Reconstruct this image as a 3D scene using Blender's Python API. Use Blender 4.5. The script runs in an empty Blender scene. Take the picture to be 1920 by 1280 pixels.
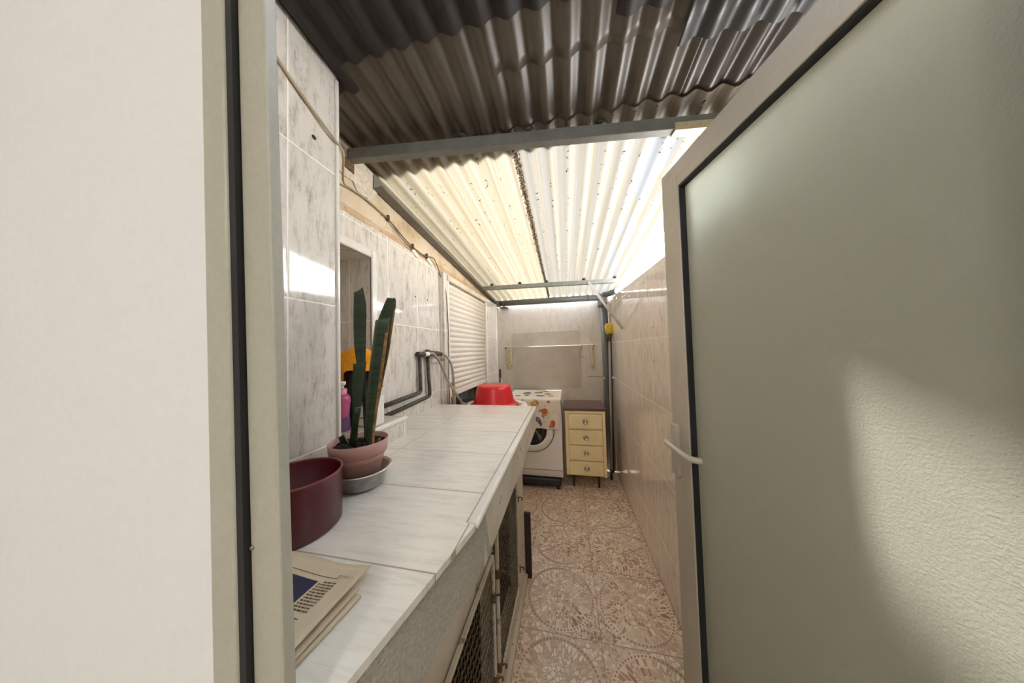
import bpy, bmesh, math, random
from mathutils import Vector, Matrix
random.seed(7)
C = bpy.context.scene.collection
S = bpy.context.scene

# ---------------------------------------------------------------- camera
YAW, PITCH, ROLL = math.radians(11.8), math.radians(1.75), 0.027
cd = bpy.data.cameras.new('camera'); cam = bpy.data.objects.new('camera', cd); C.objects.link(cam)
cd.sensor_width = 36.0; cd.lens = 480.0 / 1920.0 * 36.0; cd.clip_start = 0.01; cd.clip_end = 200
F = Vector((-math.sin(YAW) * math.cos(PITCH), math.cos(YAW) * math.cos(PITCH), math.sin(PITCH)))
r0 = Vector((math.cos(YAW), math.sin(YAW), 0)); u0 = r0.cross(F)
Rv = r0 * math.cos(ROLL) - u0 * math.sin(ROLL); Uv = u0 * math.cos(ROLL) + r0 * math.sin(ROLL)
M = Matrix((Rv, Uv, -F)).transposed().to_4x4(); M.translation = Vector((0, 0, 1.39))
cam.matrix_world = M
S.camera = cam

# ---------------------------------------------------------------- world, sun, exposure
S.view_settings.view_transform = 'Standard'; S.view_settings.look = 'None'
S.view_settings.exposure = 0.82; S.view_settings.gamma = 1.0; S.view_settings.use_curve_mapping = False
w = bpy.data.worlds.new('sky'); S.world = w; w.use_nodes = True
wn = w.node_tree; wn.nodes.clear()
wo = wn.nodes.new('ShaderNodeOutputWorld'); wb = wn.nodes.new('ShaderNodeBackground')
tc = wn.nodes.new('ShaderNodeTexCoord'); sx = wn.nodes.new('ShaderNodeSeparateXYZ')
cr = wn.nodes.new('ShaderNodeValToRGB')
wn.links.new(tc.outputs['Generated'], sx.inputs[0]); wn.links.new(sx.outputs['Z'], cr.inputs[0])
cr.color_ramp.elements[0].position = 0.0; cr.color_ramp.elements[0].color = (1.0, 0.985, 0.96, 1)
cr.color_ramp.elements[1].position = 0.9; cr.color_ramp.elements[1].color = (0.62, 0.78, 1.0, 1)
wn.links.new(cr.outputs[0], wb.inputs[0]); wb.inputs[1].default_value = 11.0
wn.links.new(wb.outputs[0], wo.inputs[0])
sd = bpy.data.lights.new('sun', 'SUN'); so = bpy.data.objects.new('sun', sd); C.objects.link(so)
sd.energy = 7.0; sd.angle = math.radians(2.0); sd.color = (1.0, 0.97, 0.92)
so.rotation_euler = Vector((0.30, -0.05, -1.0)).to_track_quat('-Z', 'Y').to_euler()
S.cycles.use_denoising = True
S.cycles.max_bounces = 10; S.cycles.diffuse_bounces = 6; S.cycles.glossy_bounces = 4
S.cycles.transmission_bounces = 6; S.cycles.transparent_max_bounces = 8
S.cycles.sample_clamp_indirect = 6.0; S.cycles.caustics_reflective = False; S.cycles.caustics_refractive = False

# ---------------------------------------------------------------- node helper and materials
class NT:
    def __init__(s, name):
        s.mat = bpy.data.materials.new(name); s.mat.use_nodes = True
        s.t = s.mat.node_tree; s.t.nodes.clear()
        s.out = s.t.nodes.new('ShaderNodeOutputMaterial')
    def put(s, sock, v):
        if v is None: return
        if hasattr(v, 'is_output'): s.t.links.new(v, sock)
        elif isinstance(v, (tuple, list)) and sock.type == 'RGBA' and len(v) == 3: sock.default_value = (*v, 1)
        else: sock.default_value = v
    def n(s, ty, ins=None, **pr):
        nd = s.t.nodes.new(ty)
        for k, v in pr.items(): setattr(nd, k, v)
        for k, v in (ins or {}).items(): s.put(nd.inputs[k], v)
        return nd
    def m(s, op, a, b=None, c=None, clamp=False):
        nd = s.t.nodes.new('ShaderNodeMath'); nd.operation = op; nd.use_clamp = clamp
        for i, v in enumerate((a, b, c)):
            if v is not None: s.put(nd.inputs[i], v)
        return nd.outputs[0]
    def mix(s, f, a, b, blend='MIX'):
        nd = s.n('ShaderNodeMix', data_type='RGBA', blend_type=blend)
        s.put(nd.inputs[0], f); s.put(nd.inputs[6], a); s.put(nd.inputs[7], b)
        return nd.outputs[2]
    def ramp(s, f, stops):
        nd = s.n('ShaderNodeValToRGB'); s.put(nd.inputs[0], f); e = nd.color_ramp.elements
        while len(e) < len(stops): e.new(0.5)
        for i, (p, c) in enumerate(stops):
            e[i].position = p; e[i].color = (*c, 1) if len(c) == 3 else c
        return nd.outputs[0]
    def xyz(s):
        tcn = s.n('ShaderNodeTexCoord'); sp = s.n('ShaderNodeSeparateXYZ', {0: tcn.outputs['Object']})
        return tcn.outputs['Object'], sp.outputs[0], sp.outputs[1], sp.outputs[2]
    def vec(s, x, y, z):
        return s.n('ShaderNodeCombineXYZ', {0: x, 1: y, 2: z}).outputs[0]
    def noise(s, v, scale, detail=3, rough=0.55):
        return s.n('ShaderNodeTexNoise', {'Vector': v, 'Scale': scale, 'Detail': detail, 'Roughness': rough}).outputs['Fac']
    def bsdf(s, col, rough=0.5, metal=0.0, bump=None, bstr=0.3, bdist=0.01, **ins):
        d = {'Base Color': col, 'Roughness': rough, 'Metallic': metal}
        for k, v in ins.items(): d[k.replace('_', ' ')] = v
        b = s.n('ShaderNodeBsdfPrincipled', d)
        if bump is not None:
            bp = s.n('ShaderNodeBump', {'Strength': bstr, 'Distance': bdist, 'Height': bump})
            s.t.links.new(bp.outputs[0], b.inputs['Normal'])
        return b.outputs[0]
    def done(s, sh):
        s.t.links.new(sh, s.out.inputs[0]); return s.mat

def srgb(r, g, b):
    f = lambda c: (c / 255 / 12.92) if c / 255 <= 0.04045 else ((c / 255 + 0.055) / 1.055) ** 2.4
    return (f(r), f(g), f(b))

def plain(name, col, rough=0.5, metal=0.0, var=0.08, scale=30, bump=0.0, **ins):
    t = NT(name); o, x, y, z = t.xyz()
    nz = t.noise(o, scale, 4)
    dark = tuple(c * (1 - var * 2) for c in col); light = tuple(min(1, c * (1 + var)) for c in col)
    c = t.ramp(nz, [(0.3, dark), (0.7, light)])
    return t.done(t.bsdf(c, rough, metal, nz if bump else None, bump, 0.004, **ins))

def tile_mat(name, u, v, tw, th, u0, v0, base, vein, grout, along='v', rough=0.05, gw=0.0015, vamt=1.0):
    """glazed ceramic tile, travertine look; u / v: axis letters, tw x th tile size, veins run along u or v"""
    t = NT(name); o, x, y, z = t.xyz()
    ax = {'x': x, 'y': y, 'z': z}
    U = t.m('SUBTRACT', ax['y'], ax['x']) if u == 'y-x' else ax[u]
    V = ax[v]
    fu = t.m('DIVIDE', t.m('SUBTRACT', U, u0), tw); fv = t.m('DIVIDE', t.m('SUBTRACT', V, v0), th)
    iu = t.m('FLOOR', fu); iv = t.m('FLOOR', fv)
    ru = t.m('FRACT', fu); rv = t.m('FRACT', fv)
    du = t.m('MULTIPLY', t.m('MINIMUM', ru, t.m('SUBTRACT', 1.0, ru)), tw)
    dv = t.m('MULTIPLY', t.m('MINIMUM', rv, t.m('SUBTRACT', 1.0, rv)), th)
    d = t.m('MINIMUM', du, dv)
    g = t.m('LESS_THAN', d, gw)
    rnd = t.n('ShaderNodeTexWhiteNoise', {'Vector': t.vec(iu, iv, 3.1)}, noise_dimensions='3D').outputs['Value']
    off = t.m('MULTIPLY', rnd, 37.0)
    if along == 'v': vv = t.vec(t.m('ADD', t.m('MULTIPLY', U, 30.0), off), t.m('MULTIPLY', V, 7.0), off)
    else: vv = t.vec(t.m('MULTIPLY', U, 5.0), t.m('ADD', t.m('MULTIPLY', V, 44.0), off), off)
    n1 = t.noise(vv, 1.6, 7, 0.62)
    n2 = t.noise(vv, 7.0, 5, 0.7)
    k = t.m('ADD', t.m('MULTIPLY', n1, 0.65), t.m('MULTIPLY', n2, 0.35))
    mid = tuple(a * 0.55 + b * 0.45 for a, b in zip(base, vein))
    soft = tuple(a * (1 - 0.35 * vamt) + b * 0.35 * vamt for a, b in zip(base, vein))
    c = t.ramp(k, [(0.33, vein if vamt > 0.8 else mid), (0.42, mid if vamt > 0.8 else soft), (0.5, base), (0.66, tuple(min(1, a * 1.06) for a in base))])
    c = t.mix(t.m('MULTIPLY', rnd, 0.10), c, tuple(a * 0.7 for a in base))
    c = t.mix(g, c, grout)
    r = t.m('ADD', t.m('MULTIPLY', g, 0.5), t.m('ADD', rough, t.m('MULTIPLY', t.noise(o, 9, 3), 0.05)))
    h = t.m('ADD', t.m('MULTIPLY', t.m('MINIMUM', d, 0.004), 180.0), t.m('MULTIPLY', t.noise(o, 6, 2), 0.45))
    return t.done(t.bsdf(c, r, 0, h, 0.22, 0.004, IOR=1.65))

MAT = {}
MAT['tile_left'] = tile_mat('tile_left', 'y-x', 'z', 0.25, 0.4, 1.085 + 0.834, 1.133, srgb(214, 206, 195), srgb(160, 147, 133), srgb(244, 236, 222))
MAT['tile_right'] = tile_mat('tile_right', 'y', 'z', 0.25, 0.393, 1.70, 0.257, srgb(234, 221, 206), srgb(196, 178, 162), srgb(246, 239, 229))
MAT['tile_back'] = tile_mat('tile_back', 'x', 'z', 0.25, 0.393, -0.10, 0.257, srgb(214, 203, 190), srgb(166, 153, 141), srgb(206, 196, 182), vamt=0.75, rough=0.2)
MAT['tile_counter'] = tile_mat('tile_counter', 'x', 'y', 0.40, 0.2315, -0.205, 0.382, srgb(230, 224, 213), srgb(192, 181, 168), srgb(168, 152, 132), along='u', rough=0.11, vamt=0.76)

def floor_mat():
    t = NT('pebble_mosaic_tile'); o, x, y, z = t.xyz()
    fx = t.m('DIVIDE', t.m('SUBTRACT', x, 0.12), 0.39); fy = t.m('DIVIDE', t.m('SUBTRACT', y, 1.30), 0.398)
    ix = t.m('FLOOR', fx); iy = t.m('FLOOR', fy)
    lx = t.m('SUBTRACT', t.m('FRACT', fx), 0.5); ly = t.m('SUBTRACT', t.m('FRACT', fy), 0.5)
    r = t.m('SQRT', t.m('ADD', t.m('MULTIPLY', lx, lx), t.m('MULTIPLY', ly, ly)))
    th = t.m('ARCTAN2', ly, lx)
    tid = t.m('ADD', t.m('MULTIPLY', ix, 7.3), t.m('MULTIPLY', iy, 3.7))
    def voro(v, scale):
        a = t.n('ShaderNodeTexVoronoi', {'Vector': v, 'Scale': scale, 'Randomness': 0.85}, voronoi_dimensions='3D', feature='DISTANCE_TO_EDGE').outputs['Distance']
        b = t.n('ShaderNodeTexVoronoi', {'Vector': v, 'Scale': scale, 'Randomness': 0.85}, voronoi_dimensions='3D', feature='F1').outputs['Color']
        return a, b
    v1 = t.vec(t.m('ADD', lx, tid), ly, 0.0)
    a1, c1 = voro(v1, 23.0)
    v2 = t.vec(t.m('MULTIPLY', th, 8.6), t.m('MULTIPLY', r, 8.5), tid)
    a2, c2 = voro(v2, 1.0)
    ring = t.m('MULTIPLY', t.m('GREATER_THAN', r, 0.27), t.m('LESS_THAN', r, 0.425))
    a = t.m('ADD', t.m('MULTIPLY', a1, t.m('SUBTRACT', 1.0, ring)), t.m('MULTIPLY', a2, ring))
    col = t.mix(ring, c1, c2)
    sep = t.n('ShaderNodeSeparateColor', {0: col})
    rv = sep.outputs[0]
    patch = t.noise(t.vec(x, y, 2.0), 3.2, 2)
    key = t.m('ADD', t.m('MULTIPLY', rv, 0.75), t.m('MULTIPLY', patch, 0.5))
    sw = t.m('MULTIPLY', t.m('SUBTRACT', t.noise(t.vec(x, y, 9.0), 3.4, 3), 0.44, clamp=True), 8.0, clamp=True)
    pa = t.ramp(key, [(0.25, srgb(146, 108, 90)), (0.55, srgb(174, 138, 116)), (0.8, srgb(204, 178, 152)), (1.0, srgb(240, 228, 204))])
    pb = t.ramp(key, [(0.2, srgb(188, 156, 134)), (0.45, srgb(224, 206, 182)), (0.8, srgb(240, 230, 212)), (1.0, srgb(248, 242, 226))])
    peb = t.mix(sw, pa, pb)
    matrix = t.mix(sw, srgb(236, 220, 200), srgb(194, 168, 146))
    msk = t.m('GREATER_THAN', a, t.m('ADD', 0.06, t.m('MULTIPLY', ring, 0.03)))
    c = t.mix(msk, matrix, peb)
    dot = t.m('MULTIPLY', t.m('LESS_THAN', t.m('ABSOLUTE', t.m('SUBTRACT', r, 0.448)), 0.011), t.m('GREATER_THAN', t.m('COSINE', t.m('MULTIPLY', th, 66.0)), 0.0))
    dgap = t.m('LESS_THAN', t.m('ABSOLUTE', t.m('SUBTRACT', r, 0.448)), 0.022)
    c = t.mix(dgap, c, matrix); c = t.mix(dot, c, srgb(160, 122, 104))
    edge = t.m('MINIMUM', t.m('SUBTRACT', 0.5, t.m('ABSOLUTE', lx)), t.m('SUBTRACT', 0.5, t.m('ABSOLUTE', ly)))
    g = t.m('LESS_THAN', edge, 0.0045)
    c = t.mix(g, c, srgb(150, 126, 110))
    c = t.mix(t.m('MULTIPLY', t.noise(o, 90, 4), 0.30), c, srgb(184, 156, 134))
    h = t.m('SUBTRACT', t.m('MULTIPLY', msk, 0.3), g)
    return t.done(t.bsdf(c, 0.38, 0, h, 0.25, 0.002))
MAT['floor'] = floor_mat()

def plaster_mat():
    t = NT('old_plaster'); o, x, y, z = t.xyz()
    n1 = t.noise(o, 4.5, 6, 0.6); n2 = t.noise(o, 40, 5, 0.7)
    c = t.ramp(n1, [(0.3, srgb(176, 150, 116)), (0.48, srgb(206, 186, 156)), (0.7, srgb(216, 202, 178))])
    low = t.m('MULTIPLY', t.m('LESS_THAN', z, 1.985), t.noise(o, 14, 4))
    c = t.mix(low, c, srgb(176, 134, 92))
    sp = t.m('GREATER_THAN', n2, 0.63)
    c = t.mix(t.m('MULTIPLY', sp, 0.6), c, srgb(120, 104, 86))
    return t.done(t.bsdf(c, 0.85, 0, n2, 0.5, 0.006))
MAT['plaster'] = plaster_mat()
MAT['cement'] = plain('rough_cement', srgb(178, 172, 158), 0.9, var=0.14, scale=220, bump=0.6)
MAT['cement_patch'] = plain('pale_cement_patch', srgb(214, 204, 184), 0.9, var=0.12, scale=60, bump=0.7)

def painted_mat():
    t = NT('chipped_white_paint'); o, x, y, z = t.xyz()
    n1 = t.noise(o, 22, 6, 0.65); n2 = t.noise(o, 5, 4)
    c = t.ramp(n2, [(0.3, srgb(186, 174, 152)), (0.6, srgb(208, 198, 180))])
    c = t.mix(t.m('GREATER_THAN', n1, 0.64), c, srgb(138, 126, 108))
    return t.done(t.bsdf(c, 0.6, 0, n1, 0.3, 0.003))
MAT['painted'] = painted_mat()
MAT['white_wall'] = plain('white_wall_paint', (0.88, 0.88, 0.87), 0.7, var=0.01, scale=80, bump=0.05)
MAT['white_trim'] = plain('white_glazed_trim', srgb(226, 220, 210), 0.15, var=0.03)
MAT['alu'] = plain('grey_lacquered_aluminium', srgb(182, 178, 162), 0.42, 0.0, var=0.03, scale=150)
MAT['alu_door'] = plain('silver_lacquered_aluminium', srgb(186, 176, 160), 0.35, 0.15, var=0.03, scale=150)
MAT['rubber'] = plain('black_rubber', (0.012, 0.012, 0.013), 0.6)
MAT['steel_paint'] = plain('grey_green_painted_steel', srgb(128, 130, 122), 0.5, var=0.1, scale=25)
MAT['steel_dark'] = plain('dark_grey_painted_steel', srgb(112, 110, 102), 0.5, var=0.1, scale=25)
MAT['pvc'] = plain('grey_pvc', srgb(104, 104, 98), 0.4, var=0.05)
MAT['zinc'] = plain('dull_zinc', srgb(130, 126, 120), 0.4, 0.7, var=0.12, scale=60)
MAT['steel_fix'] = plain('dark_weathered_fixing', srgb(78, 74, 68), 0.5, 0.3, var=0.2, scale=60)
MAT['brace_paint'] = plain('greyish_painted_flat_bar', srgb(172, 164, 160), 0.6)
MAT['chrome'] = plain('worn_chrome', (0.62, 0.60, 0.56), 0.18, 1.0, var=0.1, scale=60)
MAT['rust'] = plain('rusty_iron', srgb(112, 84, 58), 0.8, 0.2, var=0.3, scale=80)
MAT['brass'] = plain('aged_brass', srgb(176, 132, 64), 0.35, 0.8, var=0.1)
MAT['copper_dark'] = plain('tarnished_copper_pipe', srgb(78, 74, 66), 0.42, 0.4, var=0.3, scale=40)
MAT['hose_grey'] = plain('grey_rubber_hose', srgb(150, 146, 138), 0.45, var=0.05)
MAT['cable'] = plain('beige_cable', srgb(176, 158, 128), 0.6, var=0.1)
MAT['cable_dark'] = plain('dirty_cable', srgb(110, 94, 74), 0.6, var=0.2)
MAT['shutter'] = plain('white_shutter_slats', srgb(226, 216, 200), 0.45, var=0.03)
MAT['shutter_gap'] = plain('shutter_joint_grime', srgb(120, 106, 88), 0.8)
MAT['window_glass'] = plain('dark_window_glass', srgb(62, 60, 58), 0.12, var=0.1)
MAT['red_basin'] = plain('red_plastic', (0.62, 0.008, 0.010), 0.32, var=0.02, Subsurface_Weight=0.0)
MAT['red_pot'] = plain('dark_red_enamel', (0.085, 0.003, 0.010), 0.28, var=0.03)
MAT['red_pot_rim'] = plain('worn_red_rim', (0.22, 0.03, 0.035), 0.3, var=0.2)
MAT['pink_pot'] = plain('dusty_pink_plastic', srgb(192, 148, 140), 0.42, var=0.05, scale=14)
MAT['soil'] = plain('dark_soil', srgb(46, 32, 28), 0.95, var=0.4, scale=180, bump=1.0)
MAT['steel_bowl'] = plain('brushed_steel_bowl', (0.74, 0.71, 0.66), 0.34, 1.0, var=0.12, scale=40)
MAT['rope'] = plain('tan_rope', srgb(190, 146, 92), 0.8, var=0.25, scale=120)
MAT['white_enamel'] = plain('white_appliance_enamel', srgb(240, 234, 228), 0.3, var=0.02)
MAT['white_plastic'] = plain('white_plastic', srgb(232, 226, 216), 0.35, var=0.02)
MAT['kick'] = plain('grey_white_kick_panel', srgb(222, 212, 204), 0.4, var=0.02)
MAT['dark_glass'] = plain('dark_porthole_glass', (0.015, 0.016, 0.017), 0.08)
MAT['line_dark'] = plain('dark_joint', (0.03, 0.028, 0.026), 0.7)
MAT['black_plastic'] = plain('black_plastic', (0.02, 0.022, 0.024), 0.45)
MAT['cream_laminate'] = plain('cream_laminate', srgb(244, 224, 176), 0.4, var=0.03, scale=12)
MAT['cream_edge'] = plain('cream_edge', srgb(230, 208, 160), 0.5, var=0.04)
MAT['granite'] = plain('dark_red_speckled_laminate', srgb(98, 66, 62), 0.28, var=0.35, scale=260)
MAT['dark_wood'] = plain('dark_brown_wood', srgb(54, 36, 32), 0.7, var=0.2, scale=40)
MAT['pale_wood'] = plain('weathered_wood', srgb(172, 140, 104), 0.8, var=0.2, scale=50)
MAT['yellow_bristle'] = plain('faded_yellow_bristles', srgb(222, 196, 70), 0.8, var=0.35, scale=160, bump=0.8)
MAT['orange_cloth'] = plain('orange_microfibre', srgb(240, 158, 26), 0.9, var=0.15, scale=200, bump=0.5)
MAT['magenta_soap'] = plain('magenta_liquid_bottle', srgb(182, 84, 122), 0.25, var=0.05)
MAT['violet_label'] = plain('violet_label', srgb(112, 70, 112), 0.4)
MAT['pink_cap'] = plain('pale_pink_plastic', srgb(226, 142, 168), 0.35)
MAT['airer'] = plain('yellowed_plastic', srgb(206, 190, 150), 0.5, var=0.1)
MAT['mesh_wire'] = plain('dusty_wire', srgb(118, 104, 84), 0.6, 0.3, var=0.2)
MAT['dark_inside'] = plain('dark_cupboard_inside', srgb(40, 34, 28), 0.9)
MAT['news'] = plain('newsprint', srgb(206, 188, 160), 0.85, var=0.04, scale=18)
MAT['ink'] = plain('newspaper_ink', srgb(84, 70, 56), 0.8)
MAT['ink_blue'] = plain('dark_blue_print', srgb(42, 46, 72), 0.6, var=0.1)
MAT['cloth_print'] = plain('cream_cotton', srgb(228, 214, 196), 0.85, var=0.03, scale=14)
MAT['p_orange'] = plain('printed_orange', srgb(220, 140, 84), 0.85, var=0.2, scale=40)
MAT['p_red'] = plain('printed_red', srgb(204, 104, 70), 0.85, var=0.2, scale=40)
MAT['p_green'] = plain('printed_green', srgb(148, 146, 88), 0.85, var=0.2, scale=40)
MAT['p_purple'] = plain('printed_purple', srgb(112, 94, 134), 0.85, var=0.3, scale=90)
MAT['p_yellow'] = plain('printed_yellow', srgb(214, 172, 92), 0.85, var=0.15, scale=40)
MAT['panel'] = plain('grey_beige_board', srgb(190, 179, 164), 0.5, var=0.06, scale=7)
MAT['leaf_dark'] = None

def leaf_mat():
    t = NT('snake_plant_leaf'); o, x, y, z = t.xyz()
    n = t.noise(t.vec(t.m('MULTIPLY', x, 8.0), t.m('MULTIPLY', y, 8.0), t.m('MULTIPLY', z, 60.0)), 1.5, 4, 0.6)
    c = t.ramp(n, [(0.36, (0.006, 0.016, 0.005)), (0.55, (0.016, 0.036, 0.010)), (0.75, (0.034, 0.058, 0.014))])
    return t.done(t.bsdf(c, 0.38))
MAT['leaf'] = leaf_mat()
MAT['leaf_edge'] = plain('dry_brown_leaf_edge', srgb(150, 112, 66), 0.7, var=0.3, scale=70)

def frosted_mat():
    t = NT('frosted_door_glass'); o, x, y, z = t.xyz()
    nz = t.noise(o, 260, 3)
    bp = t.n('ShaderNodeBump', {'Strength': 0.35, 'Distance': 0.003, 'Height': nz})
    tr = t.n('ShaderNodeBsdfTranslucent', {'Color': (0.95, 0.96, 0.88, 1), 'Normal': bp.outputs[0]})
    rf = t.n('ShaderNodeBsdfRefraction', {'Color': (0.80, 0.82, 0.74, 1), 'Roughness': 0.8, 'IOR': 1.12, 'Normal': bp.outputs[0]})
    df = t.n('ShaderNodeBsdfDiffuse', {'Color': (0.70, 0.70, 0.60, 1), 'Normal': bp.outputs[0]})
    gl = t.n('ShaderNodeBsdfGlossy', {'Color': (1, 1, 1, 1), 'Roughness': 0.16, 'Normal': bp.outputs[0]})
    a = t.n('ShaderNodeMixShader', {0: 0.25, 1: tr.outputs[0], 2: rf.outputs[0]})
    b = t.n('ShaderNodeMixShader', {0: 0.34, 1: a.outputs[0], 2: df.outputs[0]})
    fr = t.n('ShaderNodeLayerWeight', {'Blend': 0.12})
    k = t.m('MULTIPLY', fr.outputs['Fresnel'], 0.5)
    c = t.n('ShaderNodeMixShader', {0: k, 1: b.outputs[0], 2: gl.outputs[0]})
    return t.done(c.outputs[0])
MAT['frosted'] = frosted_mat()

PITCHX = 0.0755
def clear_sheet_mat(name, warm, cool, dirtline):
    """weathered translucent fibreglass with dirt in the troughs"""
    t = NT(name); o, x, y, z = t.xyz()
    streak = t.noise(t.vec(t.m('MULTIPLY', x, 30.0), t.m('MULTIPLY', y, 1.6), 0.0), 1.4, 5, 0.65)
    blot = t.noise(o, 3.0, 4)
    lines = t.noise(t.vec(t.m('MULTIPLY', x, 60.0), t.m('MULTIPLY', y, 0.35), 4.0), 1.0, 3, 0.7)
    c = t.mix(streak, warm, cool)
    c = t.mix(t.m('MULTIPLY', blot, 0.30), c, srgb(232, 206, 160))
    c = t.mix(t.m('MULTIPLY', t.m('SUBTRACT', lines, 0.42, clamp=True), 3.0), c, srgb(214, 188, 148))
    ph = t.m('COSINE', t.m('MULTIPLY', t.m('ADD', x, 0.834), 2 * math.pi / PITCHX))
    trough = t.m('LESS_THAN', ph, -0.80)
    speck = t.m('GREATER_THAN', t.noise(o, 60, 4, 0.7), 0.60)
    speck2 = t.m('GREATER_THAN', t.noise(o, 6.5, 3, 0.6), 0.48)
    d1 = t.m('MULTIPLY', t.m('MULTIPLY', trough, speck), speck2)
    big = t.m('GREATER_THAN', t.noise(o, 34, 3, 0.6), 0.745)
    dl = t.m('LESS_THAN', t.m('ABSOLUTE', t.m('SUBTRACT', x, dirtline)), t.m('ADD', 0.004, t.m('MULTIPLY', t.noise(o, 35, 3), 0.016)))
    dl = t.m('MULTIPLY', dl, t.m('GREATER_THAN', t.noise(o, 110, 4, 0.7), 0.47))
    dirt = t.m('MAXIMUM', t.m('MAXIMUM', d1, big), dl)
    sky_tint = t.m('MULTIPLY', t.m('MULTIPLY', t.m('GREATER_THAN', x, 0.33), t.m('LESS_THAN', x, 0.47)), t.m('GREATER_THAN', t.noise(t.vec(t.m('MULTIPLY', x, 9.0), t.m('MULTIPLY', y, 1.2), 5.0), 1.6, 3), 0.52))
    c = t.mix(t.m('MULTIPLY', sky_tint, 0.55), c, srgb(206, 216, 228))  # blue of the sky beyond, painted into the sheet colour
    c = t.mix(dirt, c, srgb(104, 78, 54))
    tr = t.n('ShaderNodeBsdfTranslucent', {'Color': t.mix(1.0, c, (0.095, 0.093, 0.089) if 'cream' in name else (0.073, 0.072, 0.070), 'MULTIPLY')})
    df = t.n('ShaderNodeBsdfPrincipled', {'Base Color': c, 'Roughness': 0.35})
    tp = t.n('ShaderNodeBsdfTransparent', {'Color': c})
    a = t.n('ShaderNodeMixShader', {0: 0.22, 1: tr.outputs[0], 2: df.outputs[0]})
    b = t.n('ShaderNodeMixShader', {0: 0.004, 1: a.outputs[0], 2: tp.outputs[0]})
    return t.done(b.outputs[0])
MAT['sheet_cream'] = clear_sheet_mat('cream_translucent_sheet', srgb(250, 238, 212), srgb(244, 226, 192), -0.178)
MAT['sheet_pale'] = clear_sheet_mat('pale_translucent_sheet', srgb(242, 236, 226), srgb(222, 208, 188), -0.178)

def opaque_sheet_mat(name, a, b, rough):
    t = NT(name); o, x, y, z = t.xyz()
    n = t.noise(t.vec(t.m('MULTIPLY', x, 40.0), t.m('MULTIPLY', y, 2.0), 0.0), 1.5, 5, 0.6)
    ph = t.m('COSINE', t.m('MULTIPLY', t.m('ADD', x, 0.834), 2 * math.pi / PITCHX))
    c = t.ramp(n, [(0.35, a), (0.65, b)])
    # grime that gathers in the troughs close to the purlin
    gy = t.m('SUBTRACT', 1.0, t.m('DIVIDE', t.m('ABSOLUTE', t.m('SUBTRACT', y, 0.86)), 0.09), clamp=True)
    gr = t.m('MULTIPLY', gy, t.m('GREATER_THAN', ph, -0.2))
    c = t.mix(t.m('MULTIPLY', gr, 0.55), c, (0.03, 0.026, 0.022))
    rg = t.m('ADD', rough, t.m('MULTIPLY', n, 0.12))
    return t.done(t.bsdf(c, rg))
MAT['sheet_grey'] = opaque_sheet_mat('grey_brown_sheet', srgb(76, 68, 57), srgb(95, 86, 73), 0.32)
MAT['sheet_grey_b'] = opaque_sheet_mat('grey_brown_sheet_b', srgb(64, 59, 54), srgb(80, 73, 67), 0.28)
MAT['sheet_dark'] = opaque_sheet_mat('dark_brown_sheet', srgb(32, 24, 20), srgb(38, 29, 25), 0.6)
MAT['sheet_slate'] = opaque_sheet_mat('dark_slate_sheet', srgb(38, 36, 34), srgb(48, 45, 43), 0.35)

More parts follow.
